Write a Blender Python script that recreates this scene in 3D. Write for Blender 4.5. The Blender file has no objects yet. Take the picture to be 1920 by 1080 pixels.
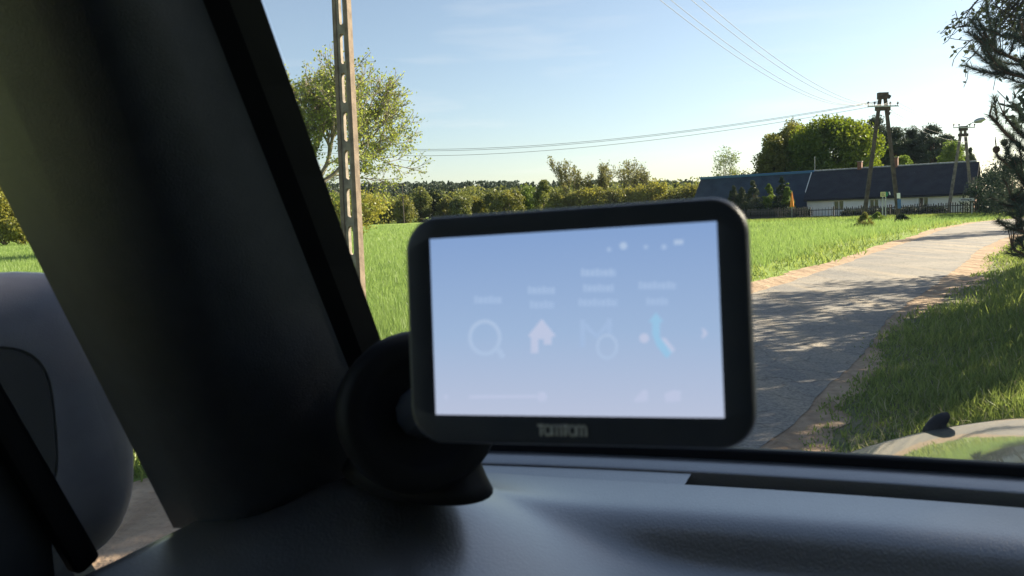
import bpy, math, random
import numpy as np
from mathutils import Matrix, Vector

# ------------------------------------------------------------------ camera, sky, sun, exposure
scene = bpy.context.scene
col = scene.collection
R = math.radians
EYE = Vector((0.0, 0.0, 2.0))
PITCH, ROLL, FPX = 5.5, -2.3, 1478.0
cam_rot = Matrix.Rotation(R(90 - PITCH), 4, 'X') @ Matrix.Rotation(R(ROLL), 4, 'Z')
cd = bpy.data.cameras.new('camera')
cam = bpy.data.objects.new('camera', cd); col.objects.link(cam)
cam.matrix_world = Matrix.Translation(EYE) @ cam_rot
cd.sensor_width = 36.0; cd.lens = 36.0 * FPX / 1920.0
cd.clip_start = 0.01; cd.clip_end = 3000
cd.dof.use_dof = True; cd.dof.focus_distance = 40.0; cd.dof.aperture_fstop = 15.0
scene.camera = cam

SUN_AZ, SUN_EL = 66.0, 28.0          # azimuth clockwise from +Y
world = bpy.data.worlds.new('World'); scene.world = world; world.use_nodes = True
wn, wl = world.node_tree.nodes, world.node_tree.links
bg = wn['Background']; bg.inputs['Strength'].default_value = 0.05
sky = wn.new('ShaderNodeTexSky'); sky.sky_type = 'NISHITA'; sky.sun_disc = False
sky.sun_elevation = R(SUN_EL); sky.sun_rotation = R(SUN_AZ)
sky.air_density = 1.0; sky.dust_density = 0.6; sky.ozone_density = 1.3; sky.altitude = 50
hsv = wn.new('ShaderNodeHueSaturation'); hsv.inputs['Saturation'].default_value = 0.85; hsv.inputs['Value'].default_value = 0.93
wl.new(sky.outputs[0], hsv.inputs['Color']); 
# thin wisps of cloud low over the horizon
wtc = wn.new('ShaderNodeTexCoord'); wmp = wn.new('ShaderNodeMapping'); wmp.inputs['Scale'].default_value = (2.2, 2.2, 16.0)
wnz = wn.new('ShaderNodeTexNoise'); wnz.inputs['Scale'].default_value = 2.6; wnz.inputs['Detail'].default_value = 8
wl.new(wtc.outputs['Generated'], wmp.inputs['Vector']); wl.new(wmp.outputs[0], wnz.inputs['Vector'])
wr = wn.new('ShaderNodeValToRGB'); wr.color_ramp.elements[0].position = 0.52; wr.color_ramp.elements[1].position = 0.78
wl.new(wnz.outputs[0], wr.inputs[0])
wsp = wn.new('ShaderNodeSeparateXYZ'); wl.new(wtc.outputs['Generated'], wsp.inputs[0])
wel = wn.new('ShaderNodeValToRGB'); we = wel.color_ramp.elements; we[0].position = 0.0; we[0].color = (1, 1, 1, 1); we[1].position = 0.30; we[1].color = (0.15, 0.15, 0.15, 1)
wl.new(wsp.outputs['Z'], wel.inputs[0])
wm = wn.new('ShaderNodeMath'); wm.operation = 'MULTIPLY'; wl.new(wr.outputs[0], wm.inputs[0]); wl.new(wel.outputs[0], wm.inputs[1])
wm2 = wn.new('ShaderNodeMath'); wm2.operation = 'MULTIPLY'; wl.new(wm.outputs[0], wm2.inputs[0]); wm2.inputs[1].default_value = 0.45
wmx = wn.new('ShaderNodeMixRGB'); wl.new(wm2.outputs[0], wmx.inputs[0]); wl.new(hsv.outputs[0], wmx.inputs[1]); wmx.inputs[2].default_value = (6.6, 6.4, 6.2, 1)
wl.new(wmx.outputs[0], bg.inputs['Color'])
sd = bpy.data.lights.new('sun', 'SUN'); sd.energy = 4.6; sd.angle = R(0.53); sd.color = (1.0, 0.86, 0.66)
sun = bpy.data.objects.new('sun', sd); col.objects.link(sun)
sdir = Vector((math.sin(R(SUN_AZ)) * math.cos(R(SUN_EL)), math.cos(R(SUN_AZ)) * math.cos(R(SUN_EL)), math.sin(R(SUN_EL))))
sun.rotation_euler = sdir.to_track_quat('Z', 'Y').to_euler()
sun.location = (30, 10, 40)
vs = scene.view_settings
vs.view_transform = 'Standard'; vs.look = 'None'; vs.gamma = 1.0; vs.exposure = 1.85
vs.use_curve_mapping = False
scene.render.engine = 'CYCLES'
scene.cycles.use_denoising = True
scene.cycles.max_bounces = 8; scene.cycles.transparent_max_bounces = 16
scene.cycles.diffuse_bounces = 4; scene.cycles.glossy_bounces = 4
scene.cycles.sample_clamp_indirect = 8.0

# ------------------------------------------------------------------ picking helpers
R3 = cam_rot.to_3x3()
def ray(px, py):
    return R3 @ Vector(((px - 960.0) / FPX, -(py - 540.0) / FPX, -1.0))
def at(px, py, depth):
    return EYE + ray(px, py) * depth
def gnd(px, py, z=0.0):
    d = ray(px, py); t = (z - EYE.z) / d.z
    return EYE + d * t
def dist(px, D):
    """ground point (x, y) seen in column px (taken at the horizon) at range D"""
    d = ray(px, 398 - (px - 960) * math.tan(R(-ROLL)))
    d = Vector((d.x, d.y)); d = d / d.y
    return d * D
def onplane(px, py, p0, n):
    d = ray(px, py); t = (p0 - EYE).dot(n) / d.dot(n)
    return EYE + d * t

# ------------------------------------------------------------------ materials
def nodes(name):
    m = bpy.data.materials.new(name); m.use_nodes = True
    return m, m.node_tree.nodes, m.node_tree.links, m.node_tree.nodes['Principled BSDF']
def pmat(name, c1, c2=None, scale=5.0, rough=0.6, bump=0.0, bscale=None, metal=0.0, spec=0.5, coat=0.0, detail=6.0, lo=0.35, hi=0.65):
    m, n, l, b = nodes(name)
    b.inputs['Roughness'].default_value = rough; b.inputs['Metallic'].default_value = metal
    b.inputs['Specular IOR Level'].default_value = spec; b.inputs['Coat Weight'].default_value = coat
    b.inputs['Coat Roughness'].default_value = 0.05
    tc = n.new('ShaderNodeTexCoord')
    if c2 is None:
        b.inputs['Base Color'].default_value = (*c1, 1)
    else:
        t = n.new('ShaderNodeTexNoise'); t.inputs['Scale'].default_value = scale; t.inputs['Detail'].default_value = detail
        l.new(tc.outputs['Object'], t.inputs['Vector'])
        r = n.new('ShaderNodeValToRGB')
        r.color_ramp.elements[0].position = lo; r.color_ramp.elements[0].color = (*c1, 1)
        r.color_ramp.elements[1].position = hi; r.color_ramp.elements[1].color = (*c2, 1)
        l.new(t.outputs[0], r.inputs[0]); l.new(r.outputs[0], b.inputs['Base Color'])
    if bump:
        t2 = n.new('ShaderNodeTexNoise'); t2.inputs['Scale'].default_value = bscale or scale * 4; t2.inputs['Detail'].default_value = 4
        l.new(tc.outputs['Object'], t2.inputs['Vector'])
        bp = n.new('ShaderNodeBump'); bp.inputs['Strength'].default_value = 1.0; bp.inputs['Distance'].default_value = bump
        l.new(t2.outputs[0], bp.inputs['Height']); l.new(bp.outputs[0], b.inputs['Normal'])
    return m
def leafmat(name, dark, light, trans=0.4, tcol=None):
    m = bpy.data.materials.new(name); m.use_nodes = True
    n, l = m.node_tree.nodes, m.node_tree.links; n.remove(n['Principled BSDF'])
    a = n.new('ShaderNodeAttribute'); a.attribute_name = 'tint'
    r = n.new('ShaderNodeValToRGB')
    r.color_ramp.elements[0].color = (*dark, 1); r.color_ramp.elements[1].color = (*light, 1)
    l.new(a.outputs['Fac'], r.inputs[0])
    d = n.new('ShaderNodeBsdfDiffuse'); t = n.new('ShaderNodeBsdfTranslucent'); x = n.new('ShaderNodeMixShader')
    l.new(r.outputs[0], d.inputs['Color'])
    if tcol:
        mx = n.new('ShaderNodeMixRGB'); mx.blend_type = 'MULTIPLY'; mx.inputs[0].default_value = 1.0
        l.new(r.outputs[0], mx.inputs[1]); mx.inputs[2].default_value = (*tcol, 1); l.new(mx.outputs[0], t.inputs['Color'])
    else:
        l.new(r.outputs[0], t.inputs['Color'])
    x.inputs[0].default_value = trans
    l.new(d.outputs[0], x.inputs[1]); l.new(t.outputs[0], x.inputs[2])
    g = n.new('ShaderNodeBsdfGlossy'); g.inputs['Roughness'].default_value = 0.45; g.inputs['Color'].default_value = (0.8, 0.8, 0.8, 1)
    y = n.new('ShaderNodeMixShader'); y.inputs[0].default_value = 0.025
    l.new(x.outputs[0], y.inputs[1]); l.new(g.outputs[0], y.inputs[2])
    l.new(y.outputs[0], n['Material Output'].inputs['Surface'])
    return m
def glassmat(name, tint, ior=1.35, veil=0.022):
    m = bpy.data.materials.new(name); m.use_nodes = True
    n, l = m.node_tree.nodes, m.node_tree.links; n.remove(n['Principled BSDF'])
    f = n.new('ShaderNodeFresnel'); f.inputs['IOR'].default_value = ior
    t = n.new('ShaderNodeBsdfTransparent'); t.inputs['Color'].default_value = (*tint, 1)
    g = n.new('ShaderNodeBsdfGlossy'); g.inputs['Roughness'].default_value = 0.0
    x = n.new('ShaderNodeMixShader'); l.new(f.outputs[0], x.inputs[0]); l.new(t.outputs[0], x.inputs[1]); l.new(g.outputs[0], x.inputs[2])
    t2 = n.new('ShaderNodeBsdfTranslucent'); t2.inputs['Color'].default_value = (0.85, 0.87, 0.9, 1); y = n.new('ShaderNodeMixShader')  # patchy translucent veil added to lift the shadows seen through the glass
    nz = n.new('ShaderNodeTexNoise'); nz.inputs['Scale'].default_value = 9.0; nz.inputs['Detail'].default_value = 8; mr = n.new('ShaderNodeMapRange'); mr.inputs['To Min'].default_value = veil * .5; mr.inputs['To Max'].default_value = veil * 1.5
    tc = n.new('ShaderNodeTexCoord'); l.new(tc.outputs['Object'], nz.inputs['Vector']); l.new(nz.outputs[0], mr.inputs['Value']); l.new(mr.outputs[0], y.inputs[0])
    l.new(x.outputs[0], y.inputs[1]); l.new(t2.outputs[0], y.inputs[2]); l.new(y.outputs[0], n['Material Output'].inputs['Surface'])
    return m
def emat(name, c, strength=0.28):
    m, n, l, b = nodes(name)
    b.inputs['Base Color'].default_value = (0.01, 0.01, 0.012, 1); b.inputs['Roughness'].default_value = 0.25
    b.inputs['Emission Color'].default_value = (*c, 1); b.inputs['Emission Strength'].default_value = strength
    return m

M = {}
M['bark'] = pmat('bark', (0.05, 0.038, 0.028), (0.13, 0.10, 0.075), 6, 0.9, 0.01)
M['bark_pale'] = pmat('bark_pale', (0.16, 0.13, 0.10), (0.30, 0.26, 0.21), 4, 0.9, 0.01)
M['pine_bark'] = pmat('pine_bark', (0.09, 0.05, 0.03), (0.20, 0.11, 0.065), 5, 0.9, 0.01)
M['oak_leaf'] = leafmat('oak_leaf', (0.17, 0.22, 0.05), (0.34, 0.39, 0.11), 0.58, (1.1, 1.05, 0.7))
M['yellow_leaf'] = leafmat('yellow_leaf', (0.17, 0.185, 0.04), (0.37, 0.365, 0.085), 0.5, (1.1, 1.0, 0.6))
M['olive_leaf'] = leafmat('olive_leaf', (0.10, 0.122, 0.038), (0.235, 0.24, 0.07), 0.48, (1.1, 1.0, 0.6))
M['chestnut_leaf'] = leafmat('chestnut_leaf', (0.045, 0.09, 0.02), (0.15, 0.20, 0.035), 0.5, (1.6, 1.4, 0.45))
M['forest_leaf'] = leafmat('forest_leaf', (0.09, 0.12, 0.045), (0.21, 0.235, 0.08), 0.48, (1.1, 1.0, 0.6))
M['bright_leaf'] = leafmat('bright_leaf', (0.08, 0.13, 0.02), (0.20, 0.27, 0.045), 0.45)
M['birch_leaf'] = leafmat('birch_leaf', (0.10, 0.14, 0.05), (0.22, 0.26, 0.09), 0.5)
M['bud_leaf'] = leafmat('bud_leaf', (0.11, 0.12, 0.035), (0.25, 0.24, 0.07), 0.5)
M['pine_needle'] = leafmat('pine_needle', (0.028, 0.045, 0.032), (0.075, 0.10, 0.06), 0.25)
M['near_needle'] = leafmat('near_needle', (0.03, 0.05, 0.04), (0.10, 0.13, 0.08), 0.3)
M['far_needle'] = leafmat('far_needle', (0.05, 0.072, 0.052), (0.10, 0.128, 0.088), 0.3)  # needle colour lightened to stand in for distance haze
M['spruce_needle'] = leafmat('spruce_needle', (0.03, 0.05, 0.03), (0.12, 0.13, 0.075), 0.25)
M['shrub_leaf'] = leafmat('shrub_leaf', (0.016, 0.03, 0.014), (0.05, 0.07, 0.03), 0.25)
M['verge_grass'] = leafmat('verge_grass', (0.13, 0.19, 0.04), (0.32, 0.38, 0.09), 0.52)
M['crop_blade'] = leafmat('crop_blade', (0.17, 0.265, 0.065), (0.27, 0.37, 0.10), 0.52)
M['dry_grass'] = leafmat('dry_grass', (0.20, 0.20, 0.09), (0.42, 0.40, 0.22), 0.4)
M['concrete'] = pmat('concrete', (0.17, 0.148, 0.122), (0.31, 0.265, 0.21), 7, 0.9, 0.006, 60)
M['concrete_brown'] = pmat('weathered_concrete', (0.13, 0.098, 0.07), (0.22, 0.168, 0.12), 7, 0.9, 0.006, 60)
M['old_wood'] = pmat('old_wood', (0.10, 0.085, 0.07), (0.22, 0.19, 0.155), 3, 0.85, 0.006)
M['pole_dark'] = pmat('pole_dark', (0.04, 0.03, 0.026), (0.085, 0.066, 0.055), 3, 0.85, 0.006)
M['fence_wood'] = pmat('fence_wood', (0.045, 0.042, 0.04), (0.11, 0.10, 0.092), 2.5, 0.9, 0.004)
M['roof'] = pmat('roof_sheet', (0.022, 0.023, 0.029), (0.034, 0.036, 0.042), 1.2, 0.7, 0.01, 9, spec=0.25)
M['roof_annex'] = pmat('roof_annex', (0.030, 0.042, 0.060), (0.045, 0.060, 0.082), 1.0, 0.7, 0.01, 9, spec=0.25)
M['ridge'] = pmat('ridge_cap', (0.20, 0.21, 0.21), (0.34, 0.35, 0.34), 3, 0.5)
M['ridge_blue'] = pmat('ridge_blue', (0.10, 0.22, 0.42), None, rough=0.35)
M['plaster'] = pmat('plaster', (0.72, 0.70, 0.65), (0.82, 0.80, 0.76), 0.8, 0.9, 0.003, 30)
M['white'] = pmat('white_paint', (0.72, 0.72, 0.70), (0.82, 0.82, 0.80), 3, 0.5)
M['brick'] = pmat('chimney_brick', (0.14, 0.06, 0.04), (0.24, 0.11, 0.07), 6, 0.85, 0.01)
M['window_glass'] = pmat('window_glass', (0.03, 0.035, 0.04), None, rough=0.05, spec=0.8)
M['steel'] = pmat('galvanised', (0.38, 0.40, 0.40), (0.52, 0.53, 0.52), 8, 0.45, metal=0.6)
M['black_metal'] = pmat('black_metal', (0.02, 0.02, 0.02), None, rough=0.5)
M['insulator'] = pmat('insulator', (0.05, 0.03, 0.025), None, rough=0.25)
M['wire'] = pmat('wire', (0.10, 0.10, 0.10), None, rough=0.5)
M['sign_yellow'] = pmat('sign_yellow', (0.72, 0.66, 0.28), None, rough=0.4)
M['sign_green'] = pmat('sign_green', (0.02, 0.22, 0.11), None, rough=0.4)
M['sign_ink'] = pmat('sign_ink', (0.10, 0.10, 0.12), None, rough=0.5)
M['blue_band'] = pmat('blue_band', (0.05, 0.12, 0.28), None, rough=0.5)
M['orange_cloth'] = pmat('orange_cloth', (0.80, 0.26, 0.02), (0.88, 0.34, 0.04), 6, 0.8, 0.004, 20)
M['lamp_glass'] = pmat('lamp_glass', (0.45, 0.45, 0.42), None, rough=0.3)
# van and device
M['trim'] = pmat('pillar_trim', (0.036, 0.044, 0.062), (0.046, 0.055, 0.075), 40, 0.5, 0.0006, 900)
M['seal'] = pmat('black_seal', (0.006, 0.007, 0.011), None, rough=0.6, spec=0.3)
M['dash'] = pmat('dash_plastic', (0.062, 0.066, 0.076), (0.082, 0.087, 0.098), 30, 0.40, 0.0011, 420, spec=1.0, coat=1.0)
M['dash'].node_tree.nodes['Principled BSDF'].inputs['Coat IOR'].default_value = 2.5
M['dash'].node_tree.nodes['Principled BSDF'].inputs['Coat Roughness'].default_value = 0.30
M['mirror_plastic'] = pmat('mirror_plastic', (0.13, 0.13, 0.165), (0.16, 0.16, 0.195), 25, 0.30, 0.0004, 800)
M['mirror_dark_inset'] = pmat('mirror_dark_inset', (0.03, 0.03, 0.035), None, rough=0.25, metal=0.0)  # dark inset painting in the shaded region of the mirror housing
M['lining'] = pmat('headlining', (0.36, 0.36, 0.36), None, rough=0.95)
M['paint'] = pmat('grey_green_paint', (0.10, 0.12, 0.105), None, rough=0.22, metal=0.55, coat=1.0)
M['paint'].node_tree.nodes['Principled BSDF'].inputs['Coat IOR'].default_value = 1.9
M['paint'].node_tree.nodes['Principled BSDF'].inputs['Coat Roughness'].default_value = 0.02
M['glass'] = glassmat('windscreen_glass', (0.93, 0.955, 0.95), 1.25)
M['device'] = pmat('device_plastic', (0.05, 0.06, 0.09), (0.06, 0.07, 0.10), 60, 0.36, 0.0002, 1500)
M['device_gloss'] = pmat('device_gloss', (0.006, 0.007, 0.012), None, rough=0.15)
M['logo'] = pmat('logo_print', (0.80, 0.82, 0.85), None, rough=0.4)
M['icon_pale'] = emat('icon_pale', (0.41, 0.53, 0.73))
M['icon_white'] = emat('icon_white', (0.50, 0.56, 0.74))
M['icon_cyan'] = emat('icon_cyan', (0.31, 0.54, 0.76))
M['icon_faint'] = emat('icon_faint', (0.36, 0.49, 0.715))
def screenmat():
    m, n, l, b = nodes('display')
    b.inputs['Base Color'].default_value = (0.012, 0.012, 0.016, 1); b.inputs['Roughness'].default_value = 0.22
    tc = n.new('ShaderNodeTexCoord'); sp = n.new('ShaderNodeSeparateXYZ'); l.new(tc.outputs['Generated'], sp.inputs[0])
    r = n.new('ShaderNodeValToRGB')  # gradient puts the washed-out sky reflection into the display colour
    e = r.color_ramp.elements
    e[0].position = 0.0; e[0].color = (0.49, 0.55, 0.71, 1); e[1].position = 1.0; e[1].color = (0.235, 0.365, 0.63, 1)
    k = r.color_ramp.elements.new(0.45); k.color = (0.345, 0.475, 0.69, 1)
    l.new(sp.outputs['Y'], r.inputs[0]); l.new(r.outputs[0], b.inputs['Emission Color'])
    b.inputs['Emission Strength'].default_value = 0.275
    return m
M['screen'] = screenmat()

# ground materials
def ground_mat():
    m, n, l, b = nodes('field_ground')
    b.inputs['Roughness'].default_value = 0.95; b.inputs['Specular IOR Level'].default_value = 0.1
    tc = n.new('ShaderNodeTexCoord')
    a = n.new('ShaderNodeTexNoise'); a.inputs['Scale'].default_value = 0.05; a.inputs['Detail'].default_value = 3
    c = n.new('ShaderNodeTexNoise'); c.inputs['Scale'].default_value = 2.5; c.inputs['Detail'].default_value = 8
    l.new(tc.outputs['Object'], a.inputs['Vector']); l.new(tc.outputs['Object'], c.inputs['Vector'])
    r1 = n.new('ShaderNodeValToRGB'); r2 = n.new('ShaderNodeValToRGB'); mx = n.new('ShaderNodeMixRGB'); mx.inputs[0].default_value = 0.5
    r1.color_ramp.elements[0].position = 0.4; r1.color_ramp.elements[0].color = (0.17, 0.25, 0.06, 1)
    r1.color_ramp.elements[1].position = 0.62; r1.color_ramp.elements[1].color = (0.25, 0.34, 0.08, 1)
    r2.color_ramp.elements[0].position = 0.35; r2.color_ramp.elements[0].color = (0.12, 0.18, 0.04, 1)
    r2.color_ramp.elements[1].position = 0.7; r2.color_ramp.elements[1].color = (0.27, 0.36, 0.09, 1)
    l.new(a.outputs[0], r1.inputs[0]); l.new(c.outputs[0], r2.inputs[0])
    l.new(r1.outputs[0], mx.inputs[1]); l.new(r2.outputs[0], mx.inputs[2]); l.new(mx.outputs[0], b.inputs['Base Color'])
    bp = n.new('ShaderNodeBump'); bp.inputs['Distance'].default_value = 0.15
    l.new(c.outputs[0], bp.inputs['Height']); l.new(bp.outputs[0], b.inputs['Normal'])
    return m
M['ground'] = ground_mat()
M['verge_soil'] = pmat('verge_soil', (0.10, 0.12, 0.045), (0.20, 0.18, 0.10), 3.0, 0.95, 0.03, 14)
def sand_mat():
    m, n, l, b = nodes('sand')
    b.inputs['Roughness'].default_value = 0.95; b.inputs['Specular IOR Level'].default_value = 0.15
    tc = n.new('ShaderNodeTexCoord')
    mp = n.new('ShaderNodeMapping'); mp.inputs['Rotation'].default_value = (0, 0, R(33)); mp.inputs['Scale'].default_value = (2.2, 0.35, 1)
    l.new(tc.outputs['Object'], mp.inputs['Vector'])
    a = n.new('ShaderNodeTexNoise'); a.inputs['Scale'].default_value = 1.5; a.inputs['Detail'].default_value = 6
    l.new(mp.outputs[0], a.inputs['Vector'])
    c = n.new('ShaderNodeTexNoise'); c.inputs['Scale'].default_value = 9; c.inputs['Detail'].default_value = 8
    l.new(tc.outputs['Object'], c.inputs['Vector'])
    r1 = n.new('ShaderNodeValToRGB'); mx = n.new('ShaderNodeMixRGB'); mx.blend_type = 'MULTIPLY'; mx.inputs[0].default_value = 0.5
    r1.color_ramp.elements[0].position = 0.35; r1.color_ramp.elements[0].color = (0.34, 0.23, 0.145, 1)
    r1.color_ramp.elements[1].position = 0.65; r1.color_ramp.elements[1].color = (0.54, 0.39, 0.255, 1)
    l.new(a.outputs[0], r1.inputs[0]); l.new(r1.outputs[0], mx.inputs[1]); l.new(c.outputs[0], mx.inputs[2]); 
    g = n.new('ShaderNodeGamma'); g.inputs[1].default_value = 0.9
    l.new(mx.outputs[0], g.inputs[0]); l.new(g.outputs[0], b.inputs['Base Color'])
    ad = n.new('ShaderNodeMath'); ad.operation = 'ADD'; l.new(a.outputs[0], ad.inputs[0]); l.new(c.outputs[0], ad.inputs[1])
    bp = n.new('ShaderNodeBump'); bp.inputs['Distance'].default_value = 0.05
    l.new(ad.outputs[0], bp.inputs['Height']); l.new(bp.outputs[0], b.inputs['Normal'])
    return m
M['sand'] = sand_mat()
def road_mat():
    m, n, l, b = nodes('worn_asphalt')
    b.inputs['Roughness'].default_value = 0.85; b.inputs['Specular IOR Level'].default_value = 0.3
    tc = n.new('ShaderNodeTexCoord')
    a = n.new('ShaderNodeTexNoise'); a.inputs['Scale'].default_value = 0.55; a.inputs['Detail'].default_value = 7
    c = n.new('ShaderNodeTexNoise'); c.inputs['Scale'].default_value = 35; c.inputs['Detail'].default_value = 6
    w = n.new('ShaderNodeTexNoise'); w.inputs['Scale'].default_value = 1.3; w.inputs['Detail'].default_value = 4
    for t in (a, c, w): l.new(tc.outputs['Object'], t.inputs['Vector'])
    r1 = n.new('ShaderNodeValToRGB'); r1.color_ramp.elements[0].position = 0.38; r1.color_ramp.elements[0].color = (0.21, 0.203, 0.193, 1)
    r1.color_ramp.elements[1].position = 0.68; r1.color_ramp.elements[1].color = (0.31, 0.287, 0.25, 1)
    l.new(a.outputs[0], r1.inputs[0])
    mp = n.new('ShaderNodeMapping'); mp.inputs['Rotation'].default_value = (0, 0, R(33)); mp.inputs['Scale'].default_value = (1.1, 0.05, 1)
    l.new(tc.outputs['Object'], mp.inputs['Vector'])
    tk = n.new('ShaderNodeTexNoise'); tk.inputs['Scale'].default_value = 1.6; tk.inputs['Detail'].default_value = 5; l.new(mp.outputs[0], tk.inputs['Vector'])
    tr_ = n.new('ShaderNodeValToRGB'); tr_.color_ramp.elements[0].position = 0.48; tr_.color_ramp.elements[0].color = (0, 0, 0, 1); tr_.color_ramp.elements[1].position = 0.66; tr_.color_ramp.elements[1].color = (0.6, 0.6, 0.6, 1)
    l.new(tk.outputs[0], tr_.inputs[0])
    dm = n.new('ShaderNodeMixRGB'); l.new(tr_.outputs[0], dm.inputs[0]); l.new(r1.outputs[0], dm.inputs[1]); dm.inputs[2].default_value = (0.40, 0.34, 0.255, 1)
    r2 = n.new('ShaderNodeValToRGB'); r2.color_ramp.elements[0].position = 0.3; r2.color_ramp.elements[0].color = (0.55, 0.55, 0.55, 1)
    r2.color_ramp.elements[1].position = 0.65; r2.color_ramp.elements[1].color = (1.15, 1.12, 1.08, 1)
    l.new(c.outputs[0], r2.inputs[0])
    mx = n.new('ShaderNodeMixRGB'); mx.blend_type = 'MULTIPLY'; mx.inputs[0].default_value = 1.0
    l.new(dm.outputs[0], mx.inputs[1]); l.new(r2.outputs[0], mx.inputs[2])
    # crack network
    wv = n.new('ShaderNodeMixRGB'); wv.inputs[0].default_value = 0.5
    l.new(tc.outputs['Object'], wv.inputs[1]); l.new(w.outputs[1], wv.inputs[2])
    v = n.new('ShaderNodeTexVoronoi'); v.feature = 'DISTANCE_TO_EDGE'; v.inputs['Scale'].default_value = 2.3
    l.new(wv.outputs[0], v.inputs['Vector'])
    cr = n.new('ShaderNodeValToRGB'); cr.color_ramp.elements[0].position = 0.004; cr.color_ramp.elements[0].color = (0.35, 0.34, 0.33, 1)
    cr.color_ramp.elements[1].position = 0.03; cr.color_ramp.elements[1].color = (1, 1, 1, 1)
    l.new(v.outputs['Distance'], cr.inputs[0])
    m2 = n.new('ShaderNodeMixRGB'); m2.blend_type = 'MULTIPLY'; m2.inputs[0].default_value = 0.5
    l.new(mx.outputs[0], m2.inputs[1]); l.new(cr.outputs[0], m2.inputs[2]); l.new(m2.outputs[0], b.inputs['Base Color'])
    bp = n.new('ShaderNodeBump'); bp.inputs['Distance'].default_value = 0.02
    l.new(m2.outputs[0], bp.inputs['Height']); l.new(bp.outputs[0], b.inputs['Normal'])
    return m
M['road'] = road_mat()

# ------------------------------------------------------------------ mesh helpers
def tag(o, label=None, cat=None, group=None, kind=None):
    if label: o['label'] = label
    if cat: o['category'] = cat
    if group: o['group'] = group
    if kind: o['kind'] = kind
    return o
def empty(name, loc, label, cat, group=None):
    o = bpy.data.objects.new(name, None); col.objects.link(o); o.location = loc
    return tag(o, label, cat, group)
def link(name, me, mat, parent=None, smooth=False):
    o = bpy.data.objects.new(name, me); col.objects.link(o)
    if mat: me.materials.append(mat)
    if smooth: me.polygons.foreach_set('use_smooth', [True] * len(me.polygons))
    if parent:
        o.parent = parent
        o.matrix_parent_inverse = Matrix.Translation(-parent_world(parent))
    return o
def parent_world(p):
    return Vector((0, 0, 0)) if p.parent else Vector(p.location)
class MB:
    def __init__(s): s.v = []; s.f = []
    def add(s, vs, fs):
        o = len(s.v); s.v += [tuple(x) for x in vs]; s.f += [tuple(i + o for i in f) for f in fs]; return s
    def box(s, c, ax, ay, az):
        """half-axis vectors"""
        c, ax, ay, az = Vector(c), Vector(ax), Vector(ay), Vector(az)
        vs = [c + ax * i + ay * j + az * k for k in (-1, 1) for j in (-1, 1) for i in (-1, 1)]
        fs = [(0, 2, 3, 1), (4, 5, 7, 6), (0, 1, 5, 4), (2, 6, 7, 3), (0, 4, 6, 2), (1, 3, 7, 5)]
        return s.add(vs, fs)
    def beam(s, a, b, w0, d0, w1=None, d1=None, side=Vector((1, 0, 0))):
        a, b = Vector(a), Vector(b); w1 = w0 if w1 is None else w1; d1 = d0 if d1 is None else d1
        t = (b - a).normalized(); u = (side - t * side.dot(t)).normalized(); v = t.cross(u)
        vs = [a - u * w0 / 2 - v * d0 / 2, a + u * w0 / 2 - v * d0 / 2, a + u * w0 / 2 + v * d0 / 2, a - u * w0 / 2 + v * d0 / 2,
              b - u * w1 / 2 - v * d1 / 2, b + u * w1 / 2 - v * d1 / 2, b + u * w1 / 2 + v * d1 / 2, b - u * w1 / 2 + v * d1 / 2]
        return s.add(vs, [(0, 3, 2, 1), (4, 5, 6, 7), (0, 1, 5, 4), (1, 2, 6, 5), (2, 3, 7, 6), (3, 0, 4, 7)])
    def tube(s, pts, rad, n=8, cap=True):
        pts = [Vector(p) for p in pts]
        if not hasattr(rad, '__len__'): rad = [rad] * len(pts)
        vs = []; ref = Vector((0.13, 0.37, 0.92))
        for i, p in enumerate(pts):
            t = (pts[min(i + 1, len(pts) - 1)] - pts[max(i - 1, 0)]).normalized()
            u = ref - t * ref.dot(t)
            if u.length < 1e-3: u = Vector((1, 0, 0)) - t * t.x
            u.normalize(); w = t.cross(u)
            vs += [p + (u * math.cos(2 * math.pi * k / n) + w * math.sin(2 * math.pi * k / n)) * rad[i] for k in range(n)]
        fs = [(i * n + k, i * n + (k + 1) % n, (i + 1) * n + (k + 1) % n, (i + 1) * n + k) for i in range(len(pts) - 1) for k in range(n)]
        if cap:
            fs += [tuple(range(n))[::-1], tuple((len(pts) - 1) * n + k for k in range(n))]
        return s.add(vs, fs)
    def loft(s, rows, closed=False, caps=False):
        n = len(rows[0]); vs = [p for r in rows for p in r]; fs = []
        for i in range(len(rows) - 1):
            for k in range(n if closed else n - 1):
                fs.append((i * n + k, i * n + (k + 1) % n, (i + 1) * n + (k + 1) % n, (i + 1) * n + k))
        if caps: fs += [tuple(range(n))[::-1], tuple((len(rows) - 1) * n + k for k in range(n))]
        return s.add(vs, fs)
    def plate(s, pts, nrm, th):
        """polygon with thickness th along nrm"""
        n = len(pts); a = [Vector(p) for p in pts]; b = [p + nrm * th for p in a]
        return s.add(a + b, [tuple(range(n))[::-1], tuple(range(n, 2 * n))] + [(k, (k + 1) % n, n + (k + 1) % n, n + k) for k in range(n)])
    def build(s, name, mat, parent=None, smooth=False, bevel=0.0):
        me = bpy.data.meshes.new(name); me.from_pydata(s.v, [], s.f); me.update()
        o = link(name, me, mat, parent, smooth)
        if bevel:
            b = o.modifiers.new('bevel', 'BEVEL'); b.width = bevel; b.segments = 2; b.limit_method = 'ANGLE'
        return o
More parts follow.
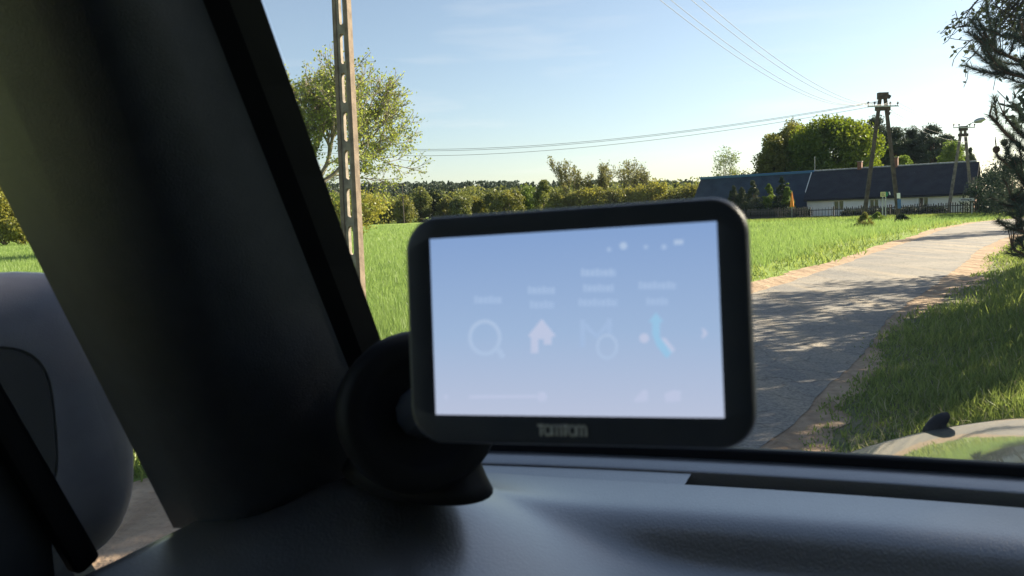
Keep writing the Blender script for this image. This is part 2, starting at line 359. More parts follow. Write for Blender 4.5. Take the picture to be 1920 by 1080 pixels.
def np_mesh(name, V, F, mat, parent=None, tint=None, smooth=False):
    """V (n,3); F (m,k) fixed-size faces; tint per face"""
    me = bpy.data.meshes.new(name); m, k = F.shape
    me.vertices.add(len(V)); me.vertices.foreach_set('co', np.ascontiguousarray(V, dtype=np.float32).ravel())
    me.loops.add(m * k); me.loops.foreach_set('vertex_index', np.ascontiguousarray(F, dtype=np.int32).ravel())
    me.polygons.add(m); me.polygons.foreach_set('loop_start', np.arange(0, m * k, k, dtype=np.int32))
    me.update(calc_edges=True)
    if tint is not None:
        a = me.attributes.new('tint', 'FLOAT', 'FACE'); a.data.foreach_set('value', np.ascontiguousarray(tint, dtype=np.float32))
    return link(name, me, mat, parent, smooth)
def leaves(name, P, L, W, tint, mat, parent, rng, dirs=None, spread=1.0):
    n = len(P)
    a = rng.normal(size=(n, 3))
    if dirs is not None: a = dirs + a * spread * 0.5
    a /= np.linalg.norm(a, axis=1)[:, None] + 1e-9
    b = np.cross(a, rng.normal(size=(n, 3))); b /= np.linalg.norm(b, axis=1)[:, None] + 1e-9
    L = np.broadcast_to(L, (n,))[:, None] * rng.uniform(0.7, 1.25, (n, 1)); W = np.broadcast_to(W, (n,))[:, None] * rng.uniform(0.7, 1.25, (n, 1))
    V = np.stack([P - a * L * .5, P + b * W * .5, P + a * L * .5, P - b * W * .5], 1).reshape(-1, 3)
    F = np.arange(4 * n).reshape(n, 4)
    return np_mesh(name, V, F, mat, parent, tint)
def segs_mesh(name, S, mat, parent, sides=5):
    """S (n,8): p0 p1 r0 r1"""
    S = np.array(S, dtype=float); p0, p1, r0, r1 = S[:, :3], S[:, 3:6], S[:, 6], S[:, 7]
    t = p1 - p0; t /= np.linalg.norm(t, axis=1)[:, None] + 1e-9
    u = np.cross(t, np.array([0.31, 0.62, 0.2])); u /= np.linalg.norm(u, axis=1)[:, None] + 1e-9; w = np.cross(t, u)
    ang = np.arange(sides) * 2 * math.pi / sides
    ring = u[:, None, :] * np.cos(ang)[None, :, None] + w[:, None, :] * np.sin(ang)[None, :, None]
    A = p0[:, None, :] + ring * r0[:, None, None]; B = (p1 + t * r1[:, None] * .3)[:, None, :] + ring * r1[:, None, None]
    V = np.concatenate([A, B], 1).reshape(-1, 3)
    k = np.arange(sides); f = np.stack([k, (k + 1) % sides, sides + (k + 1) % sides, sides + k], 1)
    F = (f[None] + (np.arange(len(S)) * 2 * sides)[:, None, None]).reshape(-1, 4)
    return np_mesh(name, V, F, mat, parent, smooth=True)
def unit(rng, n):
    v = rng.normal(size=(n, 3)); return v / np.linalg.norm(v, axis=1)[:, None]

# ------------------------------------------------------------------ trees
def curve_pts(p0, p1, rng, n=4, sag=0.1):
    p0, p1 = np.array(p0, float), np.array(p1, float); L = np.linalg.norm(p1 - p0); out = []
    mid = (p0 + p1) / 2 + rng.normal(size=3) * L * sag + np.array([0, 0, -L * .08])
    for t in np.linspace(0, 1, n): out.append((1 - t) ** 2 * p0 + 2 * t * (1 - t) * mid + t * t * p1)
    return out
def crown_tree(name, label, cat, xy, H, Rr, z0, leaf, bark, seed, nclump=60, per=200, lsize=0.3, lw=0.6, rc=None, shape='round',
               tr=0.2, group=None, flat=1.0, limbs=30, lean=(0, 0), zbase=0.0, fill=0.55):
    rng = np.random.default_rng(seed); x, y = xy
    root = empty(name, (x, y, zbase), label, cat, group)
    zc = (H + z0) / 2; hz = (H - z0) / 2; rc = rc or Rr * 0.33
    d = unit(rng, nclump); rr = rng.uniform(fill ** 3, 1, nclump) ** (1 / 3)
    C = d * rr[:, None]
    if shape == 'round':
        C = C * np.array([Rr - rc * .5, Rr - rc * .5, hz - rc * .5]); C[:, 2] += zc
    elif shape == 'cone':
        h = rng.uniform(0, 1, nclump) ** 1.25; a = rng.uniform(0, 2 * math.pi, nclump); q = (1 - h) * Rr * rng.uniform(.55, 1.0, nclump)
        C = np.stack([np.cos(a) * q, np.sin(a) * q, z0 + h * (H - z0 - rc * .4)], 1)
    elif shape == 'pine':
        h = rng.uniform(0, 1, nclump); a = rng.uniform(0, 2 * math.pi, nclump)
        q = Rr * np.sin(np.clip(h * .78 + .22, 0, 1) * math.pi) ** .7 * rng.uniform(.25, 1.0, nclump)
        C = np.stack([np.cos(a) * q, np.sin(a) * q, z0 + h * (H - z0 - rc * .5)], 1)
    C[:, 0] += lean[0] * C[:, 2] / H; C[:, 1] += lean[1] * C[:, 2] / H
    cr = rc * rng.uniform(.6, 1.35, nclump)
    if shape in ('cone',): cr *= np.clip(1.25 - (C[:, 2] - z0) / (H - z0), .25, 1)
    n = nclump * per; ci = np.repeat(np.arange(nclump), per)
    off = unit(rng, n) * (rng.uniform(0.1, 1, n) ** .45 * cr[ci])[:, None] * np.array([1, 1, flat])
    P = C[ci] + off + np.array([x, y, zbase])
    tint = np.clip(rng.uniform(0, 1, nclump)[ci] * .55 + rng.uniform(0, .45, n), 0, 1)
    P[:, 2] = np.maximum(P[:, 2], zbase + .05)
    leaves('crown', P, lsize, lsize * lw, tint, M[leaf], root, rng)
    S = []; base = np.array([x, y, zbase]); top = np.array([x + lean[0] * .85, y + lean[1] * .85, zbase + z0 + (H - z0) * (.75 if shape == 'round' else .95)])
    tp = curve_pts(base, top, rng, 7, .02)
    for i in range(6): S.append([*tp[i], *tp[i + 1], tr * (1 - i / 6.6), tr * (1 - (i + 1) / 6.6)])
    S[0][6] *= 1.25
    for c in rng.permutation(nclump)[:limbs]:
        e = C[c] + base; k = np.clip(((e[2] - zbase) * .72 - .1 * H) / (top[2] - zbase), .12, .95); s = np.array(tp[int(k * 6)])
        bp = curve_pts(s, e, rng, 4, .1); r0 = tr * (1 - k) * .5 + .012 * H / 8
        for i in range(3): S.append([*bp[i], *bp[i + 1], r0 * (1 - i / 3.3), r0 * (1 - (i + 1) / 3.3)])
    segs_mesh('trunk', S, M[bark], root, 5)
    return root
def branchy(name, label, cat, xy, H, leaf, bark, seed, levels=5, tr=0.3, first=0.28, spread=0.62, kids=3, per=14, lsize=.2, lr=.5,
            group=None, up=.25, multi=1, zbase=0.0, shrink=.72, keep=1.0):
    rng = np.random.default_rng(seed); x, y = xy
    root = empty(name, (x, y, zbase), label, cat, group); S = []; T = []
    def go(p, d, L, r, lv):
        n = 3; q = p
        for i in range(n):
            d = d + rng.normal(size=3) * .13 + np.array([0, 0, up * .12]); d /= np.linalg.norm(d)
            e = q + d * L / n; S.append([*q, *e, r * (1 - .3 * i / n), r * (1 - .3 * (i + 1) / n)]); q = e
            if lv > 0 and lv < levels and i < n - 1 and rng.random() < .6: kid(q, d, L * .8, r * .5, lv)
            if lv <= 1: T.append(q)
        if lv == 0: T.append(q); return
        for k in range(kids if lv > 1 else kids): kid(q, d, L, r * (.7 if k == 0 else .58), lv, k)
    def kid(q, d, L, r, lv, k=1):
        s = spread * (.45 if k == 0 else 1.0)
        v = d + unit(rng, 1)[0] * s + np.array([0, 0, up * .3]); v /= np.linalg.norm(v)
        go(q, v, L * shrink * rng.uniform(.8, 1.15), max(r, .008), lv - 1)
    for m in range(multi):
        d0 = np.array([0, 0, 1.0]) + (rng.normal(size=3) * .3 if multi > 1 else rng.normal(size=3) * .04)
        go(np.array([x, y, zbase]) + (rng.normal(size=3) * [.4, .4, 0] if multi > 1 else 0), d0 / np.linalg.norm(d0), H * first, tr, levels)
    S = np.array(S); T = np.array(T)
    # scale the skeleton to the wanted height
    k = H / (S[:, 5].max() - zbase); o = np.array([x, y, zbase])
    S[:, :3] = (S[:, :3] - o) * k + o; S[:, 3:6] = (S[:, 3:6] - o) * k + o; T = (T - o) * k + o
    segs_mesh('trunk', S, M[bark], root, 3)
    if keep < 1: T = T[rng.random(len(T)) < keep]
    if per:
        n = len(T) * per; ti = np.repeat(np.arange(len(T)), per)
        P = T[ti] + unit(rng, n) * (rng.uniform(0, 1, n) ** .6 * lr)[:, None]
        tint = np.clip(rng.uniform(0, 1, len(T))[ti] * .5 + rng.uniform(0, .5, n), 0, 1)
        leaves('crown', P, lsize, lsize * .65, tint, M[leaf], root, rng)
    return root

# ------------------------------------------------------------------ ground, road, shoulders
rng0 = np.random.default_rng(7)
def edge(pix, near, far):
    g = [gnd(*p) for p in pix]; g = sorted([(p.y, p.x) for p in g] + near + far)
    return np.array([a for a, _ in g]), np.array([b for _, b in g])
LE = edge([(1420, 549), (1533, 511), (1613, 485), (1711, 451), (1782, 427), (1835, 417)], [(-40, -30.6), (0, -4.9)], [(66, 47), (72, 64), (76, 90), (78, 130)])
RE = edge([(1444, 826), (1507, 771), (1578, 700), (1644, 629), (1671, 600), (1787, 508), (1844, 465)], [(-40, -27.8), (0, -2.1)], [(50, 33.5), (56, 42), (62, 56), (66, 80), (68, 130)])
def xl(y): return np.interp(y, *LE)
def xr(y): return np.interp(y, *RE)
def strip(name, mat, ys, a, b, z, kind='structure', nx=6):
    V = np.stack([np.stack([a + (b - a) * t, ys, np.full_like(ys, z)], 1) for t in np.linspace(0, 1, nx)], 1).reshape(-1, 3)
    n = len(ys); i, j = np.meshgrid(np.arange(n - 1), np.arange(nx - 1), indexing='ij'); k = (i * nx + j).ravel()
    o = np_mesh(name, V, np.stack([k, k + 1, k + nx + 1, k + nx], 1), mat); o['kind'] = kind; return o
g = MB(); g.add([(-1500, -300, 0), (1500, -300, 0), (1500, 2200, 0), (-1500, 2200, 0)], [(0, 1, 2, 3)])
o = g.build('ground', M['ground']); o['kind'] = 'structure'
def wob(y, s, a):
    r = np.random.default_rng(s); return a * .35 * np.interp(y, np.arange(-60, 240, .22), r.normal(size=1364)[:len(np.arange(-60, 240, .22))]) + sum(a / (k + 1) * np.sin(y * (0.5 + .9 * k) * r.uniform(.7, 1.3) + r.uniform(0, 6)) for k in range(5))
ys = np.linspace(-12, 74, 1500)
LSH = lambda y: xl(y) - .85 - np.clip((12 - y) * .16, 0, 2.0) + wob(y, 1, .12)
RSH = lambda y: xr(y) + .42 + .5 * np.clip((y - 13) / 7, 0, 1) + wob(y, 2, .15)
strip('verge', M['verge_soil'], ys, xr(ys) - .2, xr(ys) + 7.0 + wob(ys, 9, .3), .004)
strip('road_shoulder', M['sand'], ys, LSH(ys), xl(ys) + .5, .008)
strip('road_shoulder', M['sand'], ys, xr(ys) - .5, RSH(ys), .012)
strip('road', M['road'], ys, xl(ys) + wob(ys, 3, .055), xr(ys) + wob(ys, 4, .05), .018, nx=9)

# ------------------------------------------------------------------ grass and crop
def blades(name, label, cat, P, h, w, mat, seed, bend=.35, far=32.0):
    rng = np.random.default_rng(seed); o_ = np.argsort(P[:, 1]); P = P[o_]; h = np.broadcast_to(h, (len(o_),))[o_]; w = np.broadcast_to(w, (len(o_),))[o_]; n = len(P)
    a = rng.uniform(0, 2 * math.pi, n); u = np.stack([np.cos(a), np.sin(a), np.zeros(n)], 1)
    d = rng.normal(size=(n, 3)) * bend; d[:, 2] = 1; d /= np.linalg.norm(d, axis=1)[:, None]
    d2 = d + rng.normal(size=(n, 3)) * bend * 1.1; d2 /= np.linalg.norm(d2, axis=1)[:, None]
    h = (h * rng.uniform(.6, 1.2, n))[:, None]; w = (w * rng.uniform(.7, 1.3, n))[:, None]
    m = P + d * h * .55; t = m + d2 * h * .5
    V = np.stack([P - u * w * .5, P + u * w * .5, m + u * w * .4, m - u * w * .4, t], 1).reshape(-1, 3)
    b = np.arange(n) * 5
    T = rng.uniform(0, 1, n)
    c = int(np.searchsorted(P[:, 1], far)); d, e = b[:c], b[c:]      # blades further off are one triangle each
    F = np.concatenate([np.stack([d, d + 1, d + 2], 1), np.stack([d, d + 2, d + 3], 1), np.stack([d + 3, d + 2, d + 4], 1), np.stack([e, e + 1, e + 4], 1)])
    o = np_mesh(name, V, F, mat, tint=np.concatenate([T[:c], T[:c], T[:c], T[c:]])); tag(o, label, cat, kind='stuff'); return o
def scatter(n, dmin, dmax, a0, a1, rng):
    """points with density falling as 1/D^2; angles in tan units (x/y)"""
    D = dmin * (dmax / dmin) ** rng.uniform(0, 1, n); t = rng.uniform(a0, a1, n)
    return np.stack([D * t, D, np.zeros(n)], 1)
def patchy(P, s):
    r = np.random.default_rng(s); v = 0
    for k in range(5):
        a = r.uniform(0, 6.28); f = .35 * 1.8 ** k
        v = v + np.sin((P[:, 0] * math.cos(a) + P[:, 1] * math.sin(a)) * f + r.uniform(0, 6)) / (1 + k * .5)
    return v
rng = np.random.default_rng(11)
FEN0 = gnd(1395, 415); FEN1 = FEN0 + Vector((math.cos(R(-35)), math.sin(R(-35)), 0)) * 22.6
fdir = (FEN1 - FEN0); flen = fdir.length; fdir.normalize(); fn = Vector((-fdir.y, fdir.x, 0))      # fn points away from camera
def beyond_fence(P): return ((P[:, 0] - FEN0.x) * fn.x + (P[:, 1] - FEN0.y) * fn.y > -1.2) & (P[:, 0] > FEN0.x - 6)
# crop field left of the road
P = scatter(620000, 8, 190, -.95, .9, rng)
edge_l = LSH(P[:, 1]) - 1.6 - .35 * patchy(P, 5)
P = P[(P[:, 0] < edge_l) & ~beyond_fence(P)]
D = P[:, 1]
blades('crop_field', 'bright green young cereal crop covering the field left of the road', 'crop', P, np.clip(.30 + .03 * patchy(P, 15), .15, .6), .004 + .00046 * D, M['crop_blade'], 1, .28)
# grass strip between crop and sand
P = scatter(150000, 6, 75, -.9, .72, rng)
e = LSH(P[:, 1]); k = rng.uniform(0, 1, len(P))
P = P[(P[:, 0] < e + .0 + .55 * k ** 4) & (P[:, 0] > e - 2.8) & (k < .85 + .3 * patchy(P, 6))]; D = P[:, 1]
blades('roadside_grass', 'short yellow-green grass between the crop and the sandy road edge', 'grass', P, .16 + .003 * D + .05 * patchy(P, 8) * (D > 12), .010 + .0009 * D, M['verge_grass'], 2, .55)
# right verge
P = scatter(380000, 2.2, 62, -.6, 1.0, rng)
e = RSH(P[:, 1]); k = rng.uniform(0, 1, len(P)); q = P[:, 0] - e
P = P[(q > -.3 + .3 * k) & (q < 16) & (k < .55 + q * .6 + .4 * patchy(P, 12))]; D = P[:, 1]; q = P[:, 0] - RSH(D)
blades('verge_grass', 'tall dark green grass on the right verge beside the road', 'grass', P, np.clip(.09 + .15 * q + .05 * patchy(P, 13), .06, .62), .006 + .0011 * D, M['verge_grass'], 3, .5)
P = scatter(16000, 2.5, 40, -.4, .9, rng); q = P[:, 0] - RSH(P[:, 1]); P = P[(q > .1) & (q < 9)]; D = P[:, 1]; q = P[:, 0] - RSH(D)
blades('dry_stalks', 'pale dry stalks scattered through the verge grass', 'grass', P, np.clip(.15 + .12 * q, .1, .6), .004 + .0008 * D, M['dry_grass'], 4, .6)
# grass in front of and around the fence
n = 26000; t = rng.uniform(-.1, 1.15, n); s = rng.uniform(-5.5, 3.5, n)
P = np.stack([FEN0.x + fdir.x * flen * t + fn.x * s, FEN0.y + fdir.y * flen * t + fn.y * s, np.zeros(n)], 1)
P = P[P[:, 0] < LSH(P[:, 1])]
blades('fence_grass', 'rough bright grass growing along the foot of the picket fence', 'grass', P, .32 + 0 * P[:, 0], .06, M['verge_grass'], 5, .4)

# ------------------------------------------------------------------ house, annex, fence
WALL0 = FEN0 + fn * 5.0
def wall_hit(px, py, off=0.0): return onplane(px, py, WALL0 + fn * off, fn)
hA, hB = wall_hit(1513, 374), wall_hit(1822, 366)
HD = 3.4                                         # half depth of the house
rz = (wall_hit(1518, 322, HD).z + wall_hit(1826, 308, HD).z) / 2
OV = .40; ez = (wall_hit(1516, 373, -OV).z + wall_hit(1822, 367, -OV).z) / 2; slope = (rz - ez) / (HD + OV); eave = ez + OV * slope
hA.z = hB.z = 0; hlen = (hB - hA).length
house = empty('farmhouse', hA, 'long low white farmhouse with dark slate-blue roof and two brick chimneys', 'house')
def hp(t, f, z): return hA + fdir * t + fn * f + Vector((0, 0, z))
# windows (t positions from pixels)
wins = []
for (x0, x1, y0, y1) in [(1563, 1582, 373, 391), (1630, 1645, 371, 389), (1722, 1741, 367, 385)]:
    a, b = wall_hit(x0, y1), wall_hit(x1, y0)
    ta, tb = (a - hA).dot(fdir), (b - hA).dot(fdir); wins.append((ta, max(tb, ta + .9), .75, min(eave - .12, 1.85)))
mb = MB(); last = 0.0
for (a, b, z0, z1) in wins:
    mb.box(hp((last + a) / 2, .15, eave / 2), fdir * (a - last) / 2, fn * .15, Vector((0, 0, eave / 2)))
    mb.box(hp((a + b) / 2, .15, z0 / 2), fdir * (b - a) / 2, fn * .15, Vector((0, 0, z0 / 2)))
    mb.box(hp((a + b) / 2, .15, (z1 + eave) / 2), fdir * (b - a) / 2, fn * .15, Vector((0, 0, (eave - z1) / 2)))
    last = b
mb.box(hp((last + hlen) / 2, .15, eave / 2), fdir * (hlen - last) / 2, fn * .15, Vector((0, 0, eave / 2)))
mb.build('wall', M['plaster'], house)
def gable(t, sgn, name='gable_wall', m='plaster'):
    g = MB(); pts = [hp(t, .3, 0), hp(t, 2 * HD - .3, 0), hp(t, 2 * HD - .3, eave), hp(t, HD, rz - .18), hp(t, .3, eave)]
    g.plate(pts, fdir * sgn, .25); return g.build(name, M[m], house)
gable(.0, 1); gable(hlen, -1, 'gable_wall', 'brick')
mb = MB(); mb.box(hp(hlen / 2, 2 * HD - .15, eave / 2), fdir * hlen / 2, fn * .15, Vector((0, 0, eave / 2))); mb.build('rear_wall', M['plaster'], house)
def roof_slab(f0, z0, f1, z1, t0, t1, th=.14):
    g = MB(); nrm = (Vector((0, 0, 1)) * HD - fn * (rz - eave) * (1 if f1 > f0 else -1)).normalized()
    g.plate([hp(t0, f0, z0), hp(t1, f0, z0), hp(t1, f1, z1), hp(t0, f1, z1)], nrm, th); return g
roof = roof_slab(-OV, eave - OV * slope, HD, rz, -.25, hlen + .35).build('roof', M['roof'], house)
roof_slab(2 * HD + OV, eave - OV * slope, HD, rz, -.25, hlen + .35).build('roof_back', M['roof'], house)
for k in range(int(hlen / .36) + 1):                       # ridge tiles
    mb = MB(); c = hp(-.1 + k * .36 + .15, HD, rz + .16)
    mb.tube([c - fdir * .17, c + fdir * .185], [.10, .125], 6); mb.build('ridge_tile', M['ridge'], roof)
mb = MB(); mb.tube([hp(-.2, -OV - .06, eave - OV * slope - .02), hp(hlen + .3, -OV - .06, eave - OV * slope - .05)], .07, 6); mb.build('gutter', M['black_metal'], house)
mb = MB(); mb.beam(hp(-.30, HD - .2, rz - .02), hp(-.30, .6, eave + .55), .06, .26, side=fdir); mb.build('verge_board', M['white'], house)
tp = (wall_hit(1806, 380) - hA).dot(fdir)
mb = MB(); mb.tube([hp(tp, -.12, eave - .1), hp(tp, -.10, .05)], .055, 8); mb.build('downpipe', M['black_metal'], house)
for px, w, h in ((1612, .42, .85), (1679, .46, 1.05)):
    t = (wall_hit(px, 315, HD) - hA).dot(fdir)
    mb = MB(); mb.box(hp(t, HD + .1, rz + h / 2 - .1), fdir * w / 2, fn * .3, Vector((0, 0, h / 2 + .1)))
    ch = mb.build('chimney', M['brick'], roof)
    mb = MB(); mb.box(hp(t, HD + .1, rz + h + .05), fdir * (w / 2 + .05), fn * .35, Vector((0, 0, .05))); mb.build('chimney_cap', M['concrete'], roof)
for (a, b, z0, z1) in wins:
    mb = MB(); mb.box(hp((a + b) / 2, .16, (z0 + z1) / 2), fdir * (b - a) / 2, fn * .01, Vector((0, 0, (z1 - z0) / 2)))
    w = mb.build('window', M['window_glass'], house)
    mb = MB(); fr = .09
    for (c0, c1, d0, d1) in ((a - .12, b + .12, z1, z1 + .12), (a - .12, b + .12, z0 - .1, z0), (a - .12, a, z0, z1), (b, b + .12, z0, z1)):
        mb.box(hp((c0 + c1) / 2, -.015, (d0 + d1) / 2), fdir * (c1 - c0) / 2, fn * .02, Vector((0, 0, (d1 - d0) / 2)))
    mb.build('surround', M['white'], w)
    mb = MB()
    for (c0, c1, d0, d1) in ((a, a + .07, z0, z1), (b - .07, b, z0, z1), (a, b, z0, z0 + .07), (a, b, z1 - .07, z1), ((a + b) / 2 - .035, (a + b) / 2 + .035, z0, z1)):
        mb.box(hp((c0 + c1) / 2, .13, (d0 + d1) / 2), fdir * (c1 - c0) / 2, fn * .015, Vector((0, 0, (d1 - d0) / 2)))
    mb.build('frame', M['white'], w)
# small round vent
tv = (wall_hit(1795, 372) - hA).dot(fdir); mb = MB(); mb.tube([hp(tv, -.04, 1.95), hp(tv, .02, 1.95)], .12, 12); mb.build('vent', M['black_metal'], house)
mb = MB(); a = hp(.0, HD, rz + .1); mb.tube([a, a + Vector((0, 0, 1.7))], .02, 5); mb.build('aerial', M['steel'], house)

# annex: lower barn with blue ridge
aA, aB = wall_hit(1302, 395, .6), hA - fdir * .32 + fn * .6; aA.z = 0; aB.z = 0
alen = (aB - aA).length; arz = (wall_hit(1308, 336, HD).z + wall_hit(1510, 327, HD).z) / 2; aev = 1.55
barn = empty('barn', aA, 'low outbuilding left of the farmhouse with faded dark roof and blue ridge', 'barn')
def ap(t, f, z): return aA + fdir * t + fn * f + Vector((0, 0, z))
AD = HD - .6
mb = MB(); mb.box(ap(alen / 2, .15, aev / 2), fdir * alen / 2, fn * .15, Vector((0, 0, aev / 2))); mb.build('wall', M['plaster'], barn)
for t, s in ((0, 1), (alen, -1)):
    mb = MB(); mb.plate([ap(t, .3, 0), ap(t, 2 * AD, 0), ap(t, 2 * AD, aev), ap(t, AD, arz - .15), ap(t, .3, aev)], fdir * s, .2); mb.build('gable_wall', M['plaster'], barn)
sl = (arz - aev) / AD
for s in (1, -1):
    f0 = AD - s * (AD + .4); nrm = (Vector((0, 0, 1)) * AD - fn * (arz - aev) * s).normalized()
    mb = MB(); mb.plate([ap(-.5, f0, aev - .4 * sl), ap(alen + .28, f0, aev - .4 * sl), ap(alen + .28, AD, arz), ap(-.2, AD, arz)], nrm, .1)
    r = mb.build('roof', M['roof_annex'], barn)
mb = MB(); mb.beam(ap(-.25, AD - .12, arz + .09), ap(alen + .28, AD - .12, arz + .09), .5, .05, side=fn - Vector((0, 0, sl))); mb.build('ridge_cap', M['ridge_blue'], barn)

# picket fences
pm = MB(); pm.add([(-.045, -.012, 0), (.045, -.012, 0), (.045, .012, 0), (-.045, .012, 0), (-.045, -.012, 1.18), (.045, -.012, 1.18), (.045, .012, 1.18), (-.045, .012, 1.18), (0, -.012, 1.25), (0, .012, 1.25)],
       [(0, 3, 2, 1), (0, 1, 5, 8, 4), (2, 3, 7, 9, 6), (1, 2, 6, 5), (3, 0, 4, 7), (5, 6, 9, 8), (7, 4, 8, 9)])
pick_me = bpy.data.meshes.new('picket'); pick_me.from_pydata(pm.v, [], pm.f); pick_me.update(); pick_me.materials.append(M['fence_wood'])
rnd = random.Random(4)
def fence(label, p0, p1, gap, hs, rails=True, width=1.0, posts=True):
    root = empty('picket_fence', p0, label, 'fence', 'fences in front of the farmhouse')
    d = p1 - p0; L = d.length; d = d / L; nrm = Vector((-d.y, d.x, 0)); ang = math.atan2(d.y, d.x)
    n = int(L / gap)
    for i in range(n + 1):
        o = bpy.data.objects.new('picket', pick_me); col.objects.link(o); o.parent = root
        o.location = d * (i * gap + rnd.uniform(-.02, .02)) + Vector((0, 0, -.03)) - nrm * .04
        o.rotation_euler = (0, rnd.uniform(-.03, .03), ang); h = hs * rnd.uniform(.93, 1.06); o.scale = (width, 1, h)
    for z in (.3, .95):
        mb = MB(); mb.beam(p0 + Vector((0, 0, z * hs)), p1 + Vector((0, 0, z * hs)), .04, .08, side=nrm); mb.build('rail', M['fence_wood'], root)
    for i in range(int(L / 2.6) + 1):
        q = p0 + d * min(L, i * 2.6) + nrm * .07
        mb = MB(); mb.beam(q, q + Vector((0, 0, 1.28 * hs)), .1, .1, side=d); mb.build('post', M['fence_wood'], root)
    return root
def fp(t): return FEN0 + fdir * t
def ft(px): return (onplane(px, 405, FEN0, fn) - FEN0).dot(fdir)
t1, t2, t3 = ft(1517), ft(1562), ft(1832)
fence('weathered dense picket fence at the field edge beside the orange parasol', fp(0), fp(t1 - .05), .17, 1.08)
fence('thin open railing between the two wooden fences below the first window', fp(t1 + .1), fp(t2 - .05), .3, 1.0, width=.4)
fence('weathered picket fence below the farmhouse windows and behind the leaning poles', fp(t2 + .05), fp(t3), .2, 1.0)
fence('short dark picket fence turning the corner beside the sandy road', fp(t3 + .08), fp(t3 + .08) + (fdir * 1.0 + fn * .9).normalized() * 3.2, .14, 1.3)

# ------------------------------------------------------------------ utility poles and wires
def aframe(label, pl, pr, top, D, leg, col_, name='utility_pole'):
    """A-shaped double pole standing in the plane facing the camera"""
    root = empty(name, (pl + pr) / 2, label, 'utility pole', 'double utility poles by the farmhouse'); root.location.z = 0
    for s, p in ((-1, pl), (1, pr)):
        mb = MB(); e = top + Vector((s * leg * .62, 0, 0)); mb.beam(p - Vector((0, 0, .1)), e, leg * 1.15, leg * 1.05, leg * .95, leg * .85); mb.build('leg', M[col_], root, bevel=.02)
    return root
D0 = gnd(1655, 413.5).y
pl, pr = Vector((gnd(1619, 413).x, D0, 0)), Vector((gnd(1687, 415).x, D0, 0))
pl = Vector((dist(1619, D0).x, D0, 0)); pr = Vector((dist(1686, D0).x, D0, 0))
ptop = onplane(1655, 174, Vector((0, D0, 0)), Vector((0, 1, 0)))
LEG = .26
poleA = aframe('tall dark A-shaped double pole standing in grass before the farmhouse', pl, pr, ptop, D0, LEG, 'pole_dark')
def pA(px, py): return onplane(px, py, Vector((0, D0, 0)), Vector((0, 1, 0)))
mb = MB(); mb.box(ptop + Vector((0, -.02, -.25)), (.42, 0, 0), (0, .2, 0), (0, 0, .27)); mb.build('head_block', M['pole_dark'], poleA, bevel=.02)
za = pA(1655, 201).z
mb = MB(); mb.box(Vector((ptop.x, D0 - .02, za - .12)), (.62, 0, 0), (0, .12, 0), (0, 0, .17)); mb.build('brace', M['pole_dark'], poleA)
arm0, arm1 = pA(1625, 200.5), pA(1682, 199)
mb = MB(); mb.beam(arm0 - Vector((0, .2, 0)), arm1 - Vector((0, .2, 0)), .1, .1, side=Vector((0, 1, 0))); mb.build('crossarm', M['steel'], poleA)
mb = MB(); mb.box(pA(1664, 180), (.22, 0, -.12), (0, .12, 0), (.07, 0, .12)); mb.build('switch_box', M['black_metal'], poleA)
insA = []
for px in (1626, 1638, 1667, 1681):
    b = pA(px, 199) - Vector((0, .2, 0)); mb = MB()
    mb.tube([b, b + Vector((0, 0, .16)), b + Vector((0, 0, .17)), b + Vector((0, 0, .34))], [.03, .03, .085, .06], 8); mb.build('insulator', M['insulator'], poleA)
    insA.append(b + Vector((0, 0, .3)))
for px, py in ((1667, 209), (1668, 215)):
    b = pA(px, py); mb = MB(); mb.tube([b - Vector((.25, 0, 0)), b, b + Vector((0, 0, .22))], [.03, .05, .08], 7); mb.build('insulator', M['insulator'], poleA); insA.append(b + Vector((0, 0, .2)))
mb = MB(); q = pA(1683.5, 372); mb.beam(q, q + Vector((-.02, 0, .45)), LEG * 1.13, LEG * 1.1); mb.build('white_band', M['white'], poleA)
mb = MB(); q = pA(1685, 391); mb.beam(q, q + Vector((-.04, 0, .8)), LEG * 1.16, LEG * 1.12); mb.build('blue_band', M['blue_band'], poleA)
# second A-pole with street lamp
D1 = 77.0
def pB(px, py): return onplane(px, py, Vector((0, D1, 0)), Vector((0, 1, 0)))
bl, br = pB(1777, 398), pB(1824, 398); bl.z = br.z = 0; btop = pB(1806, 237)
poleB = aframe('smaller A-shaped double pole with a street lamp beside the house gable', bl, br, btop, D1, .22, 'old_wood')
mb = MB(); mb.box(btop + Vector((0, -.02, -.2)), (.36, 0, 0), (0, .18, 0), (0, 0, .22)); mb.build('head_block', M['pole_dark'], poleB)
mb = MB(); mb.box(pB(1806, 253), (.45, 0, 0), (0, .12, 0), (0, 0, .14)); mb.build('brace', M['pole_dark'], poleB)
mb = MB(); mb.beam(pB(1785, 240) - Vector((0, .2, 0)), pB(1826, 239) - Vector((0, .2, 0)), .09, .09, side=Vector((0, 1, 0))); mb.build('crossarm', M['steel'], poleB)
insB = []
for px in (1786, 1796, 1816, 1825):
    b = pB(px, 238.5) - Vector((0, .2, 0)); mb = MB(); mb.tube([b, b + Vector((0, 0, .14)), b + Vector((0, 0, .15)), b + Vector((0, 0, .3))], [.03, .03, .08, .055], 7); mb.build('insulator', M['insulator'], poleB); insB.append(b + Vector((0, 0, .28)))
a, b = pB(1809, 238), pB(1822, 229); b.y -= .6
mb = MB(); mb.tube([a, (a + b) / 2 + Vector((0, 0, .05)), b], .04, 6); mb.build('lamp_arm', M['steel'], poleB)
t = (b - a); t.z *= .4; t.normalize(); rows = []
